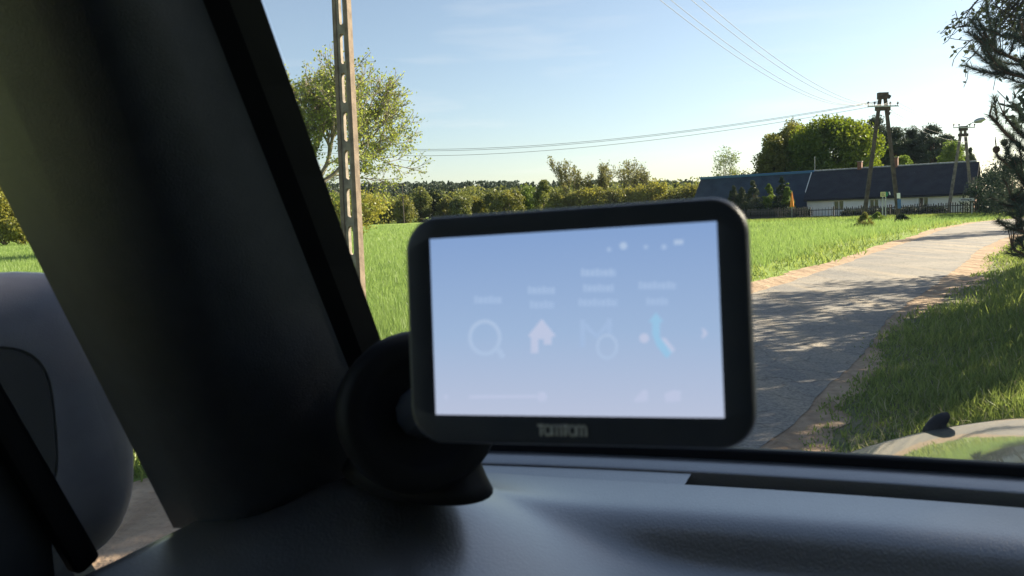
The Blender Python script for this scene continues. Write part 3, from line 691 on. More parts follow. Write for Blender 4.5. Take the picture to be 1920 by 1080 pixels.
for k in range(9):
    s = k / 8; w = .30 * math.sin(math.pi * min(.97, .12 + s * .85)) ** .6; c = b + t * (s * 1.0 - .1); u = Vector((0, 0, 1)).cross(t).normalized()
    rows.append([c + u * w * math.cos(2 * math.pi * j / 10) + Vector((0, 0, .8 * w * math.sin(2 * math.pi * j / 10))) for j in range(10)])
lm = MB().loft(rows, True, True).build('lamp_head', M['steel'], poleB, True)
mb = MB(); c = b + t * .42 - Vector((0, 0, .16)); mb.tube([c, c - Vector((0, 0, .1))], [.2, .12], 10); mb.build('lamp_glass', M['lamp_glass'], lm)
mb = MB(); mb.beam(pB(1823, 375) , pB(1826, 332), .15, .15); mb.build('strut', M['old_wood'], poleB)

# near concrete pole (slotted web)
D2 = 12.7
def pC(px, py, dy=0): return onplane(px, py, Vector((0, D2 + dy, 0)), Vector((0, 1, 0)))
c0, c1 = pC(664, 520), pC(640, 0); ax = (c1 - c0).normalized(); c0 = c0 - ax * (c0.z / ax.z + .2); clen = 10.4
poleC = empty('concrete_pole', (c0.x, c0.y, 0), 'near concrete pole with a ladder of oval slots, beside the windscreen pillar', 'utility pole')
yaw = R(-19); ux = Vector((math.cos(yaw), math.sin(yaw), 0)); ux = (ux - ax * ux.dot(ax)).normalized(); uy = ax.cross(ux)   # ux along the web face, uy into depth
def cw(s): return .285 - .105 * s / clen             # web width along the pole
def slot_outline(z0, z1, w, n=5):
    r = w / 2; pts = []
    for k in range(n + 1): a = math.pi * k / n; pts.append((math.cos(a) * r, z1 - r + math.sin(a) * r))
    for k in range(n + 1): a = math.pi + math.pi * k / n; pts.append((math.cos(a) * r, z0 + r + math.sin(a) * r))
    return pts
mb = MB(); TH = .10
def ring(pts_in, pts_out, z):  # bridge front/back/in
    n = len(pts_in); V = []
    for d in (-TH / 2, TH / 2):
        V += [c0 + ax * p[1] + ux * p[0] + uy * d for p in pts_out] + [c0 + ax * p[1] + ux * p[0] + uy * d for p in pts_in]
    F = []
    for k in range(n):
        j = (k + 1) % n
        F += [(k, j, n + j, n + k), (2 * n + j, 2 * n + k, 3 * n + k, 3 * n + j), (n + k, n + j, 3 * n + j, 3 * n + k), (j, k, 2 * n + k, 2 * n + j)]
    mb.add(V, F)
s = .35; PITCHC = .60
while s < clen - .5:
    z0, z1 = s, s + PITCHC; w0, w1 = cw(z0) - .02, cw(z1) - .02
    inn = slot_outline(z0 + .065, z1 - .065, cw(s) * .34); outp = []
    n = len(inn)
    for k, p in enumerate(inn):
        top_ = p[1] > (z0 + z1) / 2; hw = (w1 if top_ else w0) / 2
        fx = p[0] / (cw(s) * .17)
        if abs(fx) > .95: outp.append((math.copysign(hw, fx), z1 if top_ else z0))
        else: outp.append((hw * fx, z1 if top_ else z0))
    ring(inn, outp, s); s += PITCHC
mb.build('slotted_web', M['concrete'], poleC)
for sgn in (-1, 1):
    mb = MB(); mb.beam(c0 + ux * sgn * (cw(0) / 2 - .012), c0 + ax * clen + ux * sgn * (cw(clen) / 2 - .012), .07, .17, .055, .125, side=ux); mb.build('flange', M['concrete_brown'], poleC, bevel=.008)
ctop = c0 + ax * (clen - .3)
mb = MB(); mb.beam(ctop - Vector((.75, .5, 0)), ctop + Vector((.75, .5, 0)), .09, .09, side=Vector((0, 0, 1))); mb.build('crossarm', M['steel'], poleC)
insC = []
for k in (-1, -.45, .45, 1):
    b = ctop + Vector((.72, .48, 0)) * k; mb = MB(); mb.tube([b, b + Vector((0, 0, .14)), b + Vector((0, 0, .3))], [.03, .08, .055], 7); mb.build('insulator', M['insulator'], poleC); insC.append(b + Vector((0, 0, .3)))
# far thin pole
fpz = dist(757, 225); mb = MB(); mb.tube([(fpz.x, fpz.y, 0), (fpz.x, fpz.y, 11.5)], [.17, .12], 6)
fpole = empty('distant_pole', (fpz.x, fpz.y, 0), 'thin dark pole standing far off at the forest edge', 'utility pole'); mb.build('shaft', M['pole_dark'], fpole)
mb = MB(); mb.box((fpz.x, fpz.y, 11.0), (.9, 0, 0), (0, .08, 0), (0, 0, .08)); mb.build('crossarm', M['pole_dark'], fpole)

def wire(label, a, b, sag, r0, r1, group, n=40):
    pts = []; rad = []
    for k in range(n + 1):
        t = k / n; p = Vector(a).lerp(Vector(b), t); p.z -= sag * 4 * t * (1 - t); pts.append(p); rad.append(r0 + (r1 - r0) * t)
    o = MB().tube(pts, rad, 5).build('overhead_wire', M['wire'], None, True)
    return tag(o, label, 'wire', group)
ordinal = ['lowest and leftmost', 'second from the left', 'third from the left', 'topmost and rightmost']
for k in range(4):
    wire(f'{ordinal[k]} bare wire rising from the tall A-pole to the upper left', insC[k], insA[k], 2.3, .006, .016, 'wires between the concrete pole and the tall A-pole')
for k in range(4):
    wire(f'wire from the tall A-pole to the lamp pole, {["first", "second", "third", "fourth"][k]} insulator from the left', insA[k], insB[k], .5, .014, .016, 'wires between the two A-poles')
for k in range(2):
    wire(f'thin drop wire from the {["upper", "lower"][k]} side insulator of the tall A-pole toward the house', insA[4 + k], insB[3] - Vector((0, 0, 1.2 + .5 * k)), .7, .012, .012, 'side wires')
lf = dist(560, 115); 
for k, dz in enumerate((0, .14, -.45)):
    e = Vector((lf.x, lf.y, 12.9 + dz * 1.7)); s = ptop + Vector((-.3, 0, -.75 + dz * .6))
    wire(f'{["middle", "upper", "lower"][k]} of three cables crossing the sky leftward above the far forest', s, e, 2.2, .016, .028, 'cables crossing the sky')

# signs
sg = empty('direction_sign', wall_hit(1826, 398) , 'white arrow-ended direction sign on a post by the house corner', 'sign'); 
Dg = 71.5
def pS(px, py): return onplane(px, py, Vector((0, Dg, 0)), Vector((0, 1, 0)))
q = pS(1823, 398); sg.location = (q.x, Dg, 0)
mb = MB(); mb.tube([(q.x, Dg + .05, 0), (q.x, Dg + .05, pS(1823, 371).z)], .045, 8); mb.build('post', M['steel'], sg)
A, B, C_, D_ = pS(1803, 372), pS(1827, 371), pS(1827, 376.5), pS(1803, 377.5); tip = pS(1797.5, 375)
mb = MB(); mb.plate([A, B, C_, D_, tip], Vector((0, 1, 0)), .03); board = mb.build('board', M['white'], sg)
mb = MB()
for k in range(11):
    x0 = 1802 + k * 1.75 + (.8 if k > 8 else 0)
    a, b = pS(x0, 373.2 + (k % 3) * .25 - k * .03), pS(x0 + 1.0, 375.9 - (k % 2) * .5 - k * .03)
    mb.box(((a.x + b.x) / 2, Dg - .012, (a.z + b.z) / 2), ((b.x - a.x) / 2, 0, 0), (0, .008, 0), (0, 0, (a.z - b.z) / 2))
mb.build('lettering', M['sign_ink'], board)
Dy = D0 + 5.0
def pY(px, py): return onplane(px, py, Vector((0, Dy, 0)), Vector((0, 1, 0)))
q0, q1 = pY(1655.5, 404), pY(1661, 404)
sy = empty('information_sign', ((q0.x + q1.x) / 2, Dy, 0), 'small yellow and green sign on two grey posts between the tall pole legs', 'sign')
for q in (q0, q1):
    mb = MB(); mb.tube([(q.x, Dy + .06, 0), (q.x, Dy + .06, pY(1660, 361).z)], .05, 8); mb.build('post', M['steel'], sy)
a, b, c = pY(1651, 360), pY(1660.5, 359.3), pY(1665, 368.3)
mb = MB(); mb.box(((a.x + b.x) / 2, Dy, (a.z + c.z) / 2), ((b.x - a.x) / 2, 0, 0), (0, .015, 0), (0, 0, (a.z - c.z) / 2)); yb = mb.build('yellow_board', M['sign_yellow'], sy)
mb = MB(); r = (a.z - c.z) / 2; mb.plate([(b.x + .004, Dy - .02, a.z), (b.x + .12, Dy - .02, a.z), (b.x + .22, Dy - .02, a.z - r * .5), (b.x + .22, Dy - .02, a.z - r * 1.5), (b.x + .1, Dy - .02, c.z), (b.x + .004, Dy - .02, c.z)], Vector((0, 1, 0)), .04); mb.build('green_end', M['sign_green'], sy)
mb = MB()
for k, (u0, u1) in enumerate(((.15, .85), (.12, .7), (.15, .8))):
    z = a.z - (a.z - c.z) * (.25 + .25 * k); mb.box((a.x + (b.x - a.x) * (u0 + u1) / 2, Dy - .02, z), ((b.x - a.x) * (u1 - u0) / 2, 0, 0), (0, .004, 0), (0, 0, .025))
mb.build('lettering', M['sign_ink'], yb)
mb = MB(); e = b + Vector((.33, 0, -.03)); mb.beam(e, e + Vector((.07, 0, -.26)), .07, .12); mb.build('lamp_bracket', M['white'], sy)

# orange folded parasol
q = wall_hit(1485, 410, -5.35); q.z = 0
par = empty('garden_parasol', q, 'closed bright orange garden parasol in front of the picket fence', 'parasol')
zt = wall_hit(1485, 359, -5.35).z
mb = MB(); mb.tube([q, q + Vector((0, 0, zt))], .025, 8); mb.build('pole', M['steel'], par)
rows = []
for k in range(10):
    s = k / 9; z = zt - s * (zt - wall_hit(1485, 388, -5.35).z); rr = .02 + .16 * s ** .8
    rows.append([q + Vector((math.cos(a) * rr * (1 + .22 * math.cos(6 * a)), math.sin(a) * rr * (1 + .22 * math.cos(6 * a)), z)) for a in np.linspace(0, 2 * math.pi, 25)[:-1]])
MB().loft(rows, True, True).build('folded_canopy', M['orange_cloth'], par, True)
mb = MB(); mb.tube([q, q + Vector((0, 0, .08))], [.28, .24], 14); mb.build('base', M['concrete'], par)

# ------------------------------------------------------------------ vegetation
def X(px, D): v = dist(px, D); return (v.x, v.y)
def zat(px, py, D): return onplane(px, py, Vector((0, D, 0)), Vector((0, 1, 0))).z
# oak behind the concrete pole
D = 68
branchy('oak_tree', 'large spring oak with thin yellow-green leaves behind the concrete pole', 'tree', X(596, D), zat(600, 98, D), 'oak_leaf', 'bark_pale', 39,
        levels=6, tr=.42, first=.17, spread=.75, kids=3, per=1, lsize=.26, lr=.5, up=.25, shrink=.76, keep=.95)
crown_tree('yellow_shrub', 'golden yellow-leaved small tree below the oak crown', 'tree', X(672, 84), 4.9, 3.2, .4, 'yellow_leaf', 'bark', 22, 40, 110, .30, limbs=20)
# left window trees
for k, (px, D, H, Rr, m, lb) in enumerate([(8, 120, 10, 5, 'yellow_leaf', 'yellow-green tree at the left field edge, above the mirror'), (44, 118, 5.0, 3.5, 'yellow_leaf', 'low golden bush at the left field edge beside the pillar'),
                                           (-60, 125, 11, 6, 'forest_leaf', 'green tree at the far left beyond the side window')]):
    crown_tree('field_tree', lb, 'tree', X(px, D), H, Rr, .6, m, 'bark', 30 + k, 50, 150, .5, limbs=20)
# forest edge, individually
rngf = np.random.default_rng(5)
edge_px = [(440, 9.5, 'forest_leaf'), (520, 10, 'olive_leaf'), (575, 9, 'forest_leaf'), (622, 10.5, 'olive_leaf'), (655, 10.5, 'forest_leaf'), (700, 11, 'forest_leaf'), (728, 9.0, 'olive_leaf'), (758, 8.5, 'olive_leaf'), (790, 11.5, 'forest_leaf'), (818, 11, 'shrub_leaf'),
           (840, 9.5, 'olive_leaf'), (866, 9.8, 'forest_leaf'), (888, 8.7, 'yellow_leaf'), (925, 11, 'forest_leaf'), (955, 10.5, 'olive_leaf'), (990, 11.5, 'bright_leaf'), (1020, 11, 'forest_leaf'), (1052, 10, 'forest_leaf')]
cname = {'forest_leaf': 'mid green', 'olive_leaf': 'olive brownish', 'yellow_leaf': 'golden yellow-green', 'shrub_leaf': 'dark green', 'bright_leaf': 'fresh pale green'}
for k, (px, H, m) in enumerate(edge_px):
    D = 238 + rngf.uniform(-12, 12); w = ['first', 'second', 'third', 'fourth', 'fifth', 'sixth', 'seventh', 'eighth', 'ninth', 'tenth', 'eleventh', 'twelfth', 'thirteenth', 'fourteenth', 'fifteenth', 'sixteenth', 'seventeenth', 'eighteenth'][k]
    crown_tree('forest_edge_tree', f'{cname[m]} round tree at the far forest edge, {w} from the left', 'tree', X(px, D), H * rngf.uniform(.74, .98), 4.2 + rngf.uniform(-1.2, 1.4), .3, m, 'bark', 50 + k, 56, 80, .62, fill=.2, rc=1.15 + .5 * (k % 3 == 0), shape='pine' if k % 3 == 1 else 'round',  limbs=14, group='trees along the far forest edge', tr=.25)
def mass(name, label, cat, trees, mat, seed, lsize, per, flat=.6):
    r = np.random.default_rng(seed); P = []; T = []
    for (x, y, z0, H, Rr, shp) in trees:
        h = r.uniform(0, 1, per)
        q = Rr * ((1 - h) ** .8 if shp == 'cone' else np.sqrt(np.clip(1 - (2 * h - 1) ** 2, 0, 1)) + .05) * r.uniform(.3, 1, per) ** .5; a = r.uniform(0, 6.283, per)
        P.append(np.stack([x + np.cos(a) * q, y + np.sin(a) * q, z0 + h * (H - z0)], 1)); T.append(np.full(per, r.uniform(0, .6)) + r.uniform(0, .4, per))
    o = leaves(name, np.concatenate(P), lsize, lsize * .6, np.concatenate(T), M[mat], None, r); return tag(o, label, cat, kind='stuff')
tr = []
for k in range(480):
    px = rngf.uniform(380, 1340); D = rngf.uniform(290, 340); x, y = X(px, D)
    H = 2 + (zat(px, 346 - (px - 720) * .008, D) - 2) * rngf.uniform(.94, 1.10)
    tr.append((x, y, H * .25, H, rngf.uniform(2.0, 3.2), 'round' if rngf.random() < .75 else 'cone'))
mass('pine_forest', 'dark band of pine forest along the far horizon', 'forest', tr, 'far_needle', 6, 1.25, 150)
tr = [(*X(rngf.uniform(380, 1330), rngf.uniform(246, 285)), 0, rngf.uniform(7.5, 11), rngf.uniform(2.5, 4.2), 'round') for _ in range(300)]
mass('forest_undergrowth', 'mixed green woodland filling the forest edge below the pines', 'woodland', tr, 'forest_leaf', 8, .9, 130)
tr = [(*X(rngf.uniform(-400, 60), rngf.uniform(140, 190)), 0, rngf.uniform(9, 14), rngf.uniform(3.5, 5), 'round') for _ in range(60)]
mass('woodland', 'green and gold woodland beyond the field in the side window', 'woodland', tr, 'yellow_leaf', 9, .8, 200)
# hedgerow with sparse trees
for k, (px, py, D, sd_, kids, lv, per, lb) in enumerate([(1068, 291, 125, 71, 3, 5, 2, 'tallest thinly leaved tree in the hedgerow above the navigation device'),
        (1130, 303, 128, 72, 3, 5, 2, 'thin tree with two leafy yellow tufts in the hedgerow'), (1168, 312, 130, 73, 3, 5, 1, 'bare grey-twigged tree in the middle of the hedgerow'),
        (1188, 299, 132, 74, 3, 5, 1, 'tall bare spindly tree in the hedgerow'), (1214, 306, 130, 75, 3, 5, 1, 'rightmost bare twiggy tree of the hedgerow'), (1098, 322, 127, 76, 3, 5, 1, 'small bare tree beside the tallest hedgerow tree')]):
    branchy('hedgerow_tree', lb, 'tree', X(px, D), zat(px, py, D), 'bud_leaf', 'bark', sd_, levels=4, tr=.13, first=.28, spread=.46, kids=kids, per=2, lsize=.3, lr=.45, up=.6, group='hedgerow trees', shrink=.76, keep=.42 * per)
for k, (px, H, Rr, m) in enumerate([(1048, 4.6, 2.6, 'olive_leaf'), (1075, 5.0, 2.6, 'olive_leaf'), (1102, 5.2, 2.6, 'yellow_leaf'), (1128, 5.4, 2.8, 'olive_leaf'), (1156, 5.3, 2.6, 'olive_leaf'), (1182, 5.0, 2.5, 'yellow_leaf'), (1208, 5.4, 2.6, 'yellow_leaf'), (1238, 6.4, 2.6, 'yellow_leaf'), (1262, 4.6, 2.4, 'olive_leaf'), (1286, 5.2, 2.6, 'olive_leaf'), (1310, 5.0, 2.6, 'olive_leaf')]):
    crown_tree('hedge_shrub', f'{"golden" if m == "yellow_leaf" else "olive"} bushy shrub in the hedgerow, {["first","second","third","fourth","fifth","sixth","seventh","eighth","ninth","tenth","eleventh"][k]} from the left', 'shrub', X(px, 122), H, Rr, .2, m, 'bark', 90 + k, 36, 110, .34, limbs=22, group='hedgerow shrubs', tr=.1)
# trees round the house
DH = 108
crown_tree('chestnut_tree', 'big dense round dark green chestnut tree rising behind the farmhouse roof', 'tree', X(1562, 104), zat(1562, 220, 104), 6.0, 2.2, 'chestnut_leaf', 'bark', 110, 230, 210, .43, .5, rc=1.35, limbs=40, tr=.45, fill=.75)
crown_tree('lime_tree', 'yellow-green round tree left of the big dark chestnut', 'tree', X(1484, 110), zat(1484, 226, 110), 4.3, 2.2, 'olive_leaf', 'bark', 111, 150, 220, .34, rc=1.1, limbs=40, tr=.35, fill=.7)
crown_tree('side_tree', 'olive tree at the left flank of the tree group behind the barn', 'tree', X(1452, 106), zat(1452, 258, 106), 2.6, 1.6, 'olive_leaf', 'bark', 112, 90, 170, .34, rc=.85, limbs=30, tr=.25)
for k, (px, py, D, Rr, lb) in enumerate([(1640, 216, 128, 3.2, 'dark pine just right of the chestnut, seen between the pole legs'), (1678, 236, 124, 3.6, 'dark pine directly right of the tall A-pole'), (1712, 236, 126, 3.6, 'broad dark pine in the middle of the pine group'),
                                         (1745, 232, 122, 3.8, 'tallest dark pine of the group behind the roof'), (1772, 250, 125, 3.0, 'rightmost dark pine of the group behind the roof'), (1660, 258, 130, 3.2, 'lower dark pine behind the tall A-pole')]):
    crown_tree('pine_tree', lb, 'tree', X(px, D), zat(px, py, D), Rr, 2.0, 'pine_needle', 'pine_bark', 120 + k, 140, 130, .46, .3, rc=1.0, shape='pine', flat=.6, limbs=50, tr=.28, group='pines behind the farmhouse')
crown_tree('birch_tree', 'slender pale birch with drooping sparse leaves behind the barn', 'tree', X(1362, 120), zat(1362, 272, 120), 2.4, 3.0, 'birch_leaf', 'bark_pale', 130, 60, 40, .26, rc=.9, limbs=50, tr=.14)
crown_tree('young_tree', 'pale green feathery tree right of the pines beside the lamp pole', 'tree', X(1789, 108), zat(1789, 262, 108), 2.1, 2.0, 'bright_leaf', 'bark', 131, 60, 120, .3, rc=.8, limbs=30, tr=.15)
crown_tree('young_tree', 'thin dark young conifer behind the right end of the roof', 'tree', X(1818, 105), zat(1818, 275, 105), 1.9, 1.5, 'spruce_needle', 'bark', 132, 60, 90, .3, .35, rc=.6, shape='cone', limbs=30, tr=.12)
crown_tree('young_tree', 'small bright green tree top showing left of the second chimney', 'tree', X(1690, 104), zat(1690, 290, 104), 1.6, 2.0, 'bright_leaf', 'bark', 133, 40, 120, .3, rc=.7, limbs=15, tr=.12)
crown_tree('young_tree', 'low bushy tree top showing just above the barn ridge', 'tree', X(1402, 112), zat(1402, 318, 112), 3.2, 1.5, 'olive_leaf', 'bark', 134, 50, 90, .3, rc=.8, limbs=20, tr=.12)
# garden conifers in front of the barn (behind the fence)
def garden(px, off): p = onplane(px, 400, WALL0 + fn * off, fn); return (p.x, p.y)
for k, (px, py, Rr, m, shp, lb) in enumerate([(1376, 346, 1.5, 'spruce_needle', 'cone', 'leftmost small spruce in the garden before the barn'), (1391, 349, 1.4, 'spruce_needle', 'cone', 'second small spruce from the left before the barn'),
        (1412, 336, 1.8, 'spruce_needle', 'cone', 'taller olive spruce with stiff twigs before the barn'), (1442, 342, 1.6, 'bright_leaf', 'cone', 'conifer with bright green shoots before the barn'), (1466, 330, 1.7, 'shrub_leaf', 'cone', 'dark pointed conifer beside the orange parasol'), (1477, 341, .8, 'bright_leaf', 'cone', 'narrow bright green climber edge beside the dark pointed conifer')]):
    xy = garden(px, -2.2 - .3 * (k % 3)); H = wall_hit(px, py, -2.4).z
    crown_tree('garden_conifer', lb, 'shrub', xy, H, Rr, .1, m, 'bark', 140 + k, 80, 90, .20, .45, rc=.5, shape=shp, flat=.6, limbs=30, tr=.06, group='conifers in the garden')
for k, (px, H, Rr, lb) in enumerate([(1503, 1.75, 1.0, 'round dark clipped bush at the left end of the farmhouse wall'), (1422, 1.9, 1.5, 'dark bush behind the left part of the fence'), (1450, 1.8, 1.4, 'dark bush beneath the garden conifers'), (1600, 1.35, 1.3, 'dark low hedge bush under the first window'), (1625, 1.4, 1.3, 'dark low hedge bush behind the left pole leg'),
        (1660, 1.4, 1.3, 'dark hedge bush behind the small yellow sign'), (1705, 1.45, 1.3, 'dark hedge bush right of the tall A-pole'), (1732, 1.5, 1.3, 'dark hedge bush under the third window'), (1755, 1.4, 1.0, 'rightmost dark hedge bush behind the fence')]):
    crown_tree('hedge_bush', lb, 'shrub', garden(px, -3.6), H * (.72 if k < 3 else .58), Rr, .1, 'shrub_leaf', 'bark', 160 + k, 40, 90, .16, .6, rc=.4, limbs=16, tr=.05, group='dark bushes behind the fence')
for k, (px, py, H, Rr, m, lb) in enumerate([(1622, 425, 1.0, .75, 'olive_leaf', 'weedy bush round the left foot of the tall A-pole'), (1645, 413, .75, .8, 'bright_leaf', 'low bright weeds between the feet of the tall A-pole'), (1690, 416, .7, .6, 'shrub_leaf', 'dark weeds round the right foot of the tall A-pole')]):
    p = gnd(px, py); crown_tree('weed_clump', lb, 'plant', (p.x, p.y), H, Rr, .0, m, 'bark', 180 + k, 40, 60, .26, .14, rc=.22, limbs=14, tr=.015, group='weeds at the pole feet', shape='cone')
# shrubs and young conifers to the right of the house
for k, (px, py, D, Rr, m, shp, lb) in enumerate([(1834, 335, 92, .8, 'yellow_leaf', 'cone', 'sunlit yellow-green shrub against the house gable'), (1858, 318, 72, 2.2, 'pine_needle', 'pine', 'young dark pine behind the road bend, nearest the house'), (1893, 292, 66, 3.0, 'pine_needle', 'pine', 'young dark pine at the right picture edge behind the near branches'),
        (1846, 362, 84, 1.6, 'spruce_needle', 'round', 'low grey-green bush right of the fence corner'), (1872, 366, 82, 1.8, 'spruce_needle', 'round', 'low bush beyond the road bend'), (1905, 360, 80, 2.4, 'spruce_needle', 'round', 'low bush at the right edge beyond the road bend')]):
    crown_tree('roadside_shrub', lb, 'shrub', X(px, D), zat(px, py, D), Rr, .2, m, 'bark', 190 + k, 60, 110, .24, .4, rc=Rr * .32, shape=shp, limbs=30, tr=.08, group='shrubs beyond the road bend')

# near pine on the right: branches reaching into view
def needles(path, rng, L=.075, per_m=1500, spread=.75, taper=True):
    """needle tris along a polyline; returns V, tint"""
    P = []; Dn = []
    for a, b in zip(path[:-1], path[1:]):
        a, b = np.array(a), np.array(b); ln = np.linalg.norm(b - a); n = max(3, int(ln * per_m)); t = rng.uniform(0, 1, (n, 1))
        P.append(a + (b - a) * t); d = (b - a) / ln; v = rng.normal(size=(n, 3)); v -= (v @ d)[:, None] * d; v /= np.linalg.norm(v, axis=1)[:, None]
        ang = rng.uniform(.35, 1.0, (n, 1)) * spread * 1.3; Dn.append(d * np.cos(ang) + v * np.sin(ang))
    return np.concatenate(P), np.concatenate(Dn)
pine = empty('pine_tree', (5.9, 6.2, 0), 'near pine at the right edge with long needles and cones on its branches', 'tree')
rp = np.random.default_rng(77)
NP, ND, SEG, TINT = [], [], [], []
def shoot(path, r=.006, per_m=1250, L=.075):
    for a, b in zip(path[:-1], path[1:]): SEG.append([*a, *b, r, r * .8])
    p, d = needles(path, rp, per_m=per_m); NP.append(p); ND.append(d); TINT.append(np.clip(rp.uniform(0, .5) + rp.uniform(0, .5, len(p)), 0, 1))
def pixpath(pts, D): return [np.array(at(x, y, d if d else D)) for x, y, d in [(*p, None) if len(p) == 2 else p for p in pts]]
def branch(pts, D, sub=5, sl=.28, r=.012, candles=2, bare=0.35):
    path = pixpath([(p[0] + 20, *p[1:]) for p in pts], D); tot = len(path); sub = max(3, int(sub * .85))
    for a, b in zip(path[:-1], path[1:]): SEG.append([*a, *b, r, r * .75])
    k0 = int(bare * (tot - 1)); shoot(path[k0:], r * .6)
    for s in range(sub):
        i = rp.integers(k0, tot - 1); t = rp.random(); p = path[i] * (1 - t) + path[i + 1] * t; d = path[i + 1] - path[i]; d /= np.linalg.norm(d)
        v = d * .8 + rp.normal(size=3) * .5 + np.array([0, 0, .25]); v /= np.linalg.norm(v); L = sl * rp.uniform(.6, 1.2)
        m = p + v * L * .5; e = m + (v + np.array([0, 0, .35])) * L * .5; shoot([p, m, e], r * .4)
    tip = path[-1]
    for c in range(candles):
        e = tip + np.array([rp.normal() * .02 - .02 * c, rp.normal() * .02, .09 + rp.random() * .06]); SEG.append([*tip, *e, .006, .003])
trunk_x = lambda z: np.array([5.9, 6.2, z])
branch([(2330, 190, 6.3), (2080, 160, 6.1), (1960, 135), (1900, 118), (1860, 100), (1828, 88)], 6.0, 16, .30, .016, 3)
branch([(2080, 200, 6.1), (1985, 180), (1920, 150), (1872, 138), (1845, 128)], 5.9, 14, .26, .012, 3)
branch([(2080, 90, 6.1), (1980, 105), (1925, 92), (1900, 70)], 5.8, 8, .26, .012, 2)
branch([(2330, 420, 6.3), (2080, 350, 6.2), (1960, 320), (1905, 285), (1868, 252), (1836, 216)], 6.1, 7, .22, .014, 2, .45)
branch([(2080, 350, 6.2), (1975, 310), (1915, 272), (1882, 240), (1862, 214)], 6.2, 6, .20, .011, 2, .3)
branch([(2060, 300, 6.1), (1965, 270), (1925, 255), (1910, 236)], 6.0, 6, .2, .01, 2, .2)
branch([(2080, 420, 6.2), (1980, 380), (1920, 340), (1880, 318), (1850, 292)], 6.4, 9, .24, .012, 2, .3)
branch([(2080, 440, 6.2), (1980, 400), (1930, 362), (1900, 345), (1885, 318)], 6.0, 14, .26, .012, 2, .2)
branch([(2080, 440, 6.2), (1980, 420), (1930, 395), (1895, 385), (1876, 372)], 6.1, 14, .24, .012, 2, .2)
branch([(2080, 480, 6.2), (1980, 440), (1930, 425), (1895, 415), (1878, 405)], 6.2, 12, .22, .012, 2, .2)
branch([(2080, 480, 6.2), (1985, 455), (1935, 440), (1903, 436), (1885, 430)], 6.0, 9, .2, .012, 2, .2)
branch([(2090, 560, 6.2), (1990, 500), (1930, 482), (1900, 478), (1878, 466)], 6.0, 7, .16, .011, 4, .25)
# rest of the crown, out of frame to the right
for k in range(60):
    z = rp.uniform(1.0, 6.6); a = rp.uniform(-1.9, 1.9) if z < 4 else rp.uniform(-3.1, 3.1); Lb = rp.uniform(.7, 1.6) * (1.0 - max(0, z - 3) / 6)
    d = np.array([math.cos(a), math.sin(a), .25]); s0 = trunk_x(z); e = s0 + d * Lb; m = (s0 + e) / 2 - np.array([0, 0, .06])
    if (e[0] - .3) / e[1] < .72: continue
    SEG.append([*s0, *m, .02, .014])
    shoot([m, (m + e) / 2, e], .01, 900)
    for j in range(6):
        p = m + (e - m) * rp.random(); v = d * .6 + rp.normal(size=3) * .6; shoot([p, p + v / np.linalg.norm(v) * .3], .005, 800)
SEG.append([5.9, 6.2, 0, 5.95, 6.2, 3.5, .13, .10]); SEG.append([5.95, 6.2, 3.5, 5.9, 6.25, 7.2, .10, .03])
segs_mesh('trunk', SEG, M['pine_bark'], pine, 5)
def tri_needles(name, P, Dn, L, W, tint, mat, parent, rng):
    n = len(P); b = np.cross(Dn, rng.normal(size=(n, 3))); b /= np.linalg.norm(b, axis=1)[:, None]; l = L * rng.uniform(.7, 1.15, (n, 1))
    V = np.stack([P - b * W * .5, P + b * W * .5, P + Dn * l], 1).reshape(-1, 3)
    return np_mesh(name, V, np.arange(3 * n).reshape(n, 3), mat, parent, tint)
NPa = np.concatenate(NP); tri_needles('crown', NPa, np.concatenate(ND), .074, .0036, np.concatenate(TINT), M['near_needle'], pine, rp)
for (x, y) in ((1865, 268), (1850, 281), (1898, 69), (1828, 91)):
    c = at(x + 18, y, 6.1); rows = []
    for k in range(7):
        s = k / 6; r = .024 * math.sin(math.pi * (.15 + .8 * s)) ** .7
        rows.append([c + Vector((math.cos(t) * r * (1 + .2 * ((j + k) % 2)), math.sin(t) * r * (1 + .2 * ((j + k) % 2)), .028 - s * .056)) for j, t in enumerate(np.linspace(0, 6.283, 9)[:-1])])
    MB().loft(rows, True, True).build('cone', M['pine_bark'], pine)
# leafy twigs at the top right corner
tw = empty('budding_tree', (11.2, 12.5, 0), 'half-bare deciduous tree whose budding twigs hang into the top right corner', 'tree')
S2, T2 = [], []; rp = np.random.default_rng(5)
def twig(p, d, L, r, lv):
    q = p
    for i in range(3):
        d = d + rp.normal(size=3) * .22; d /= np.linalg.norm(d); e = q + d * L / 3; S2.append([*q, *e, r, r * .85]); q = e; T2.append(q) if lv < 2 else None
        if lv > 0:
            for _ in range(2): v = d + unit(rp, 1)[0] * .75; twig(q, v / np.linalg.norm(v), L * rp.uniform(.45, .7), r * .6, lv - 1)
for (x0, y0, x1, y1) in ((2140, -280, 1935, -25), (2130, -240, 1925, -45), (2200, -150, 1965, -5)):
    a, b = np.array(at(x0, y0, 11)), np.array(at(x1, y1, 11)); d = (b - a); L = np.linalg.norm(d); S2.append([*a, *(a + d * .5), .045, .03]); twig(a + d * .45, d / L, L * .6, .022, 3)
    S2.append([11.2, 12.5, 4.2, *a, .09, .045])
for (pts) in ([(1925, 235), (1905, 205), (1885, 185), (1870, 170)], [(1930, 215), (1915, 190), (1898, 175)], [(1930, 250), (1895, 222), (1868, 208)]):
    w = pixpath(pts, 11)
    for a, b in zip(w[:-1], w[1:]): S2.append([*a, *b, .006, .005]); T2.append(b)
S2.append([11.2, 12.5, 0, 11.2, 12.5, 4.2, .2, .12])
segs_mesh('trunk', S2, M['bark'], tw, 4)
T2 = np.array(T2); T2 = T2[rp.random(len(T2)) < .45]; n = len(T2); ti = np.arange(n)
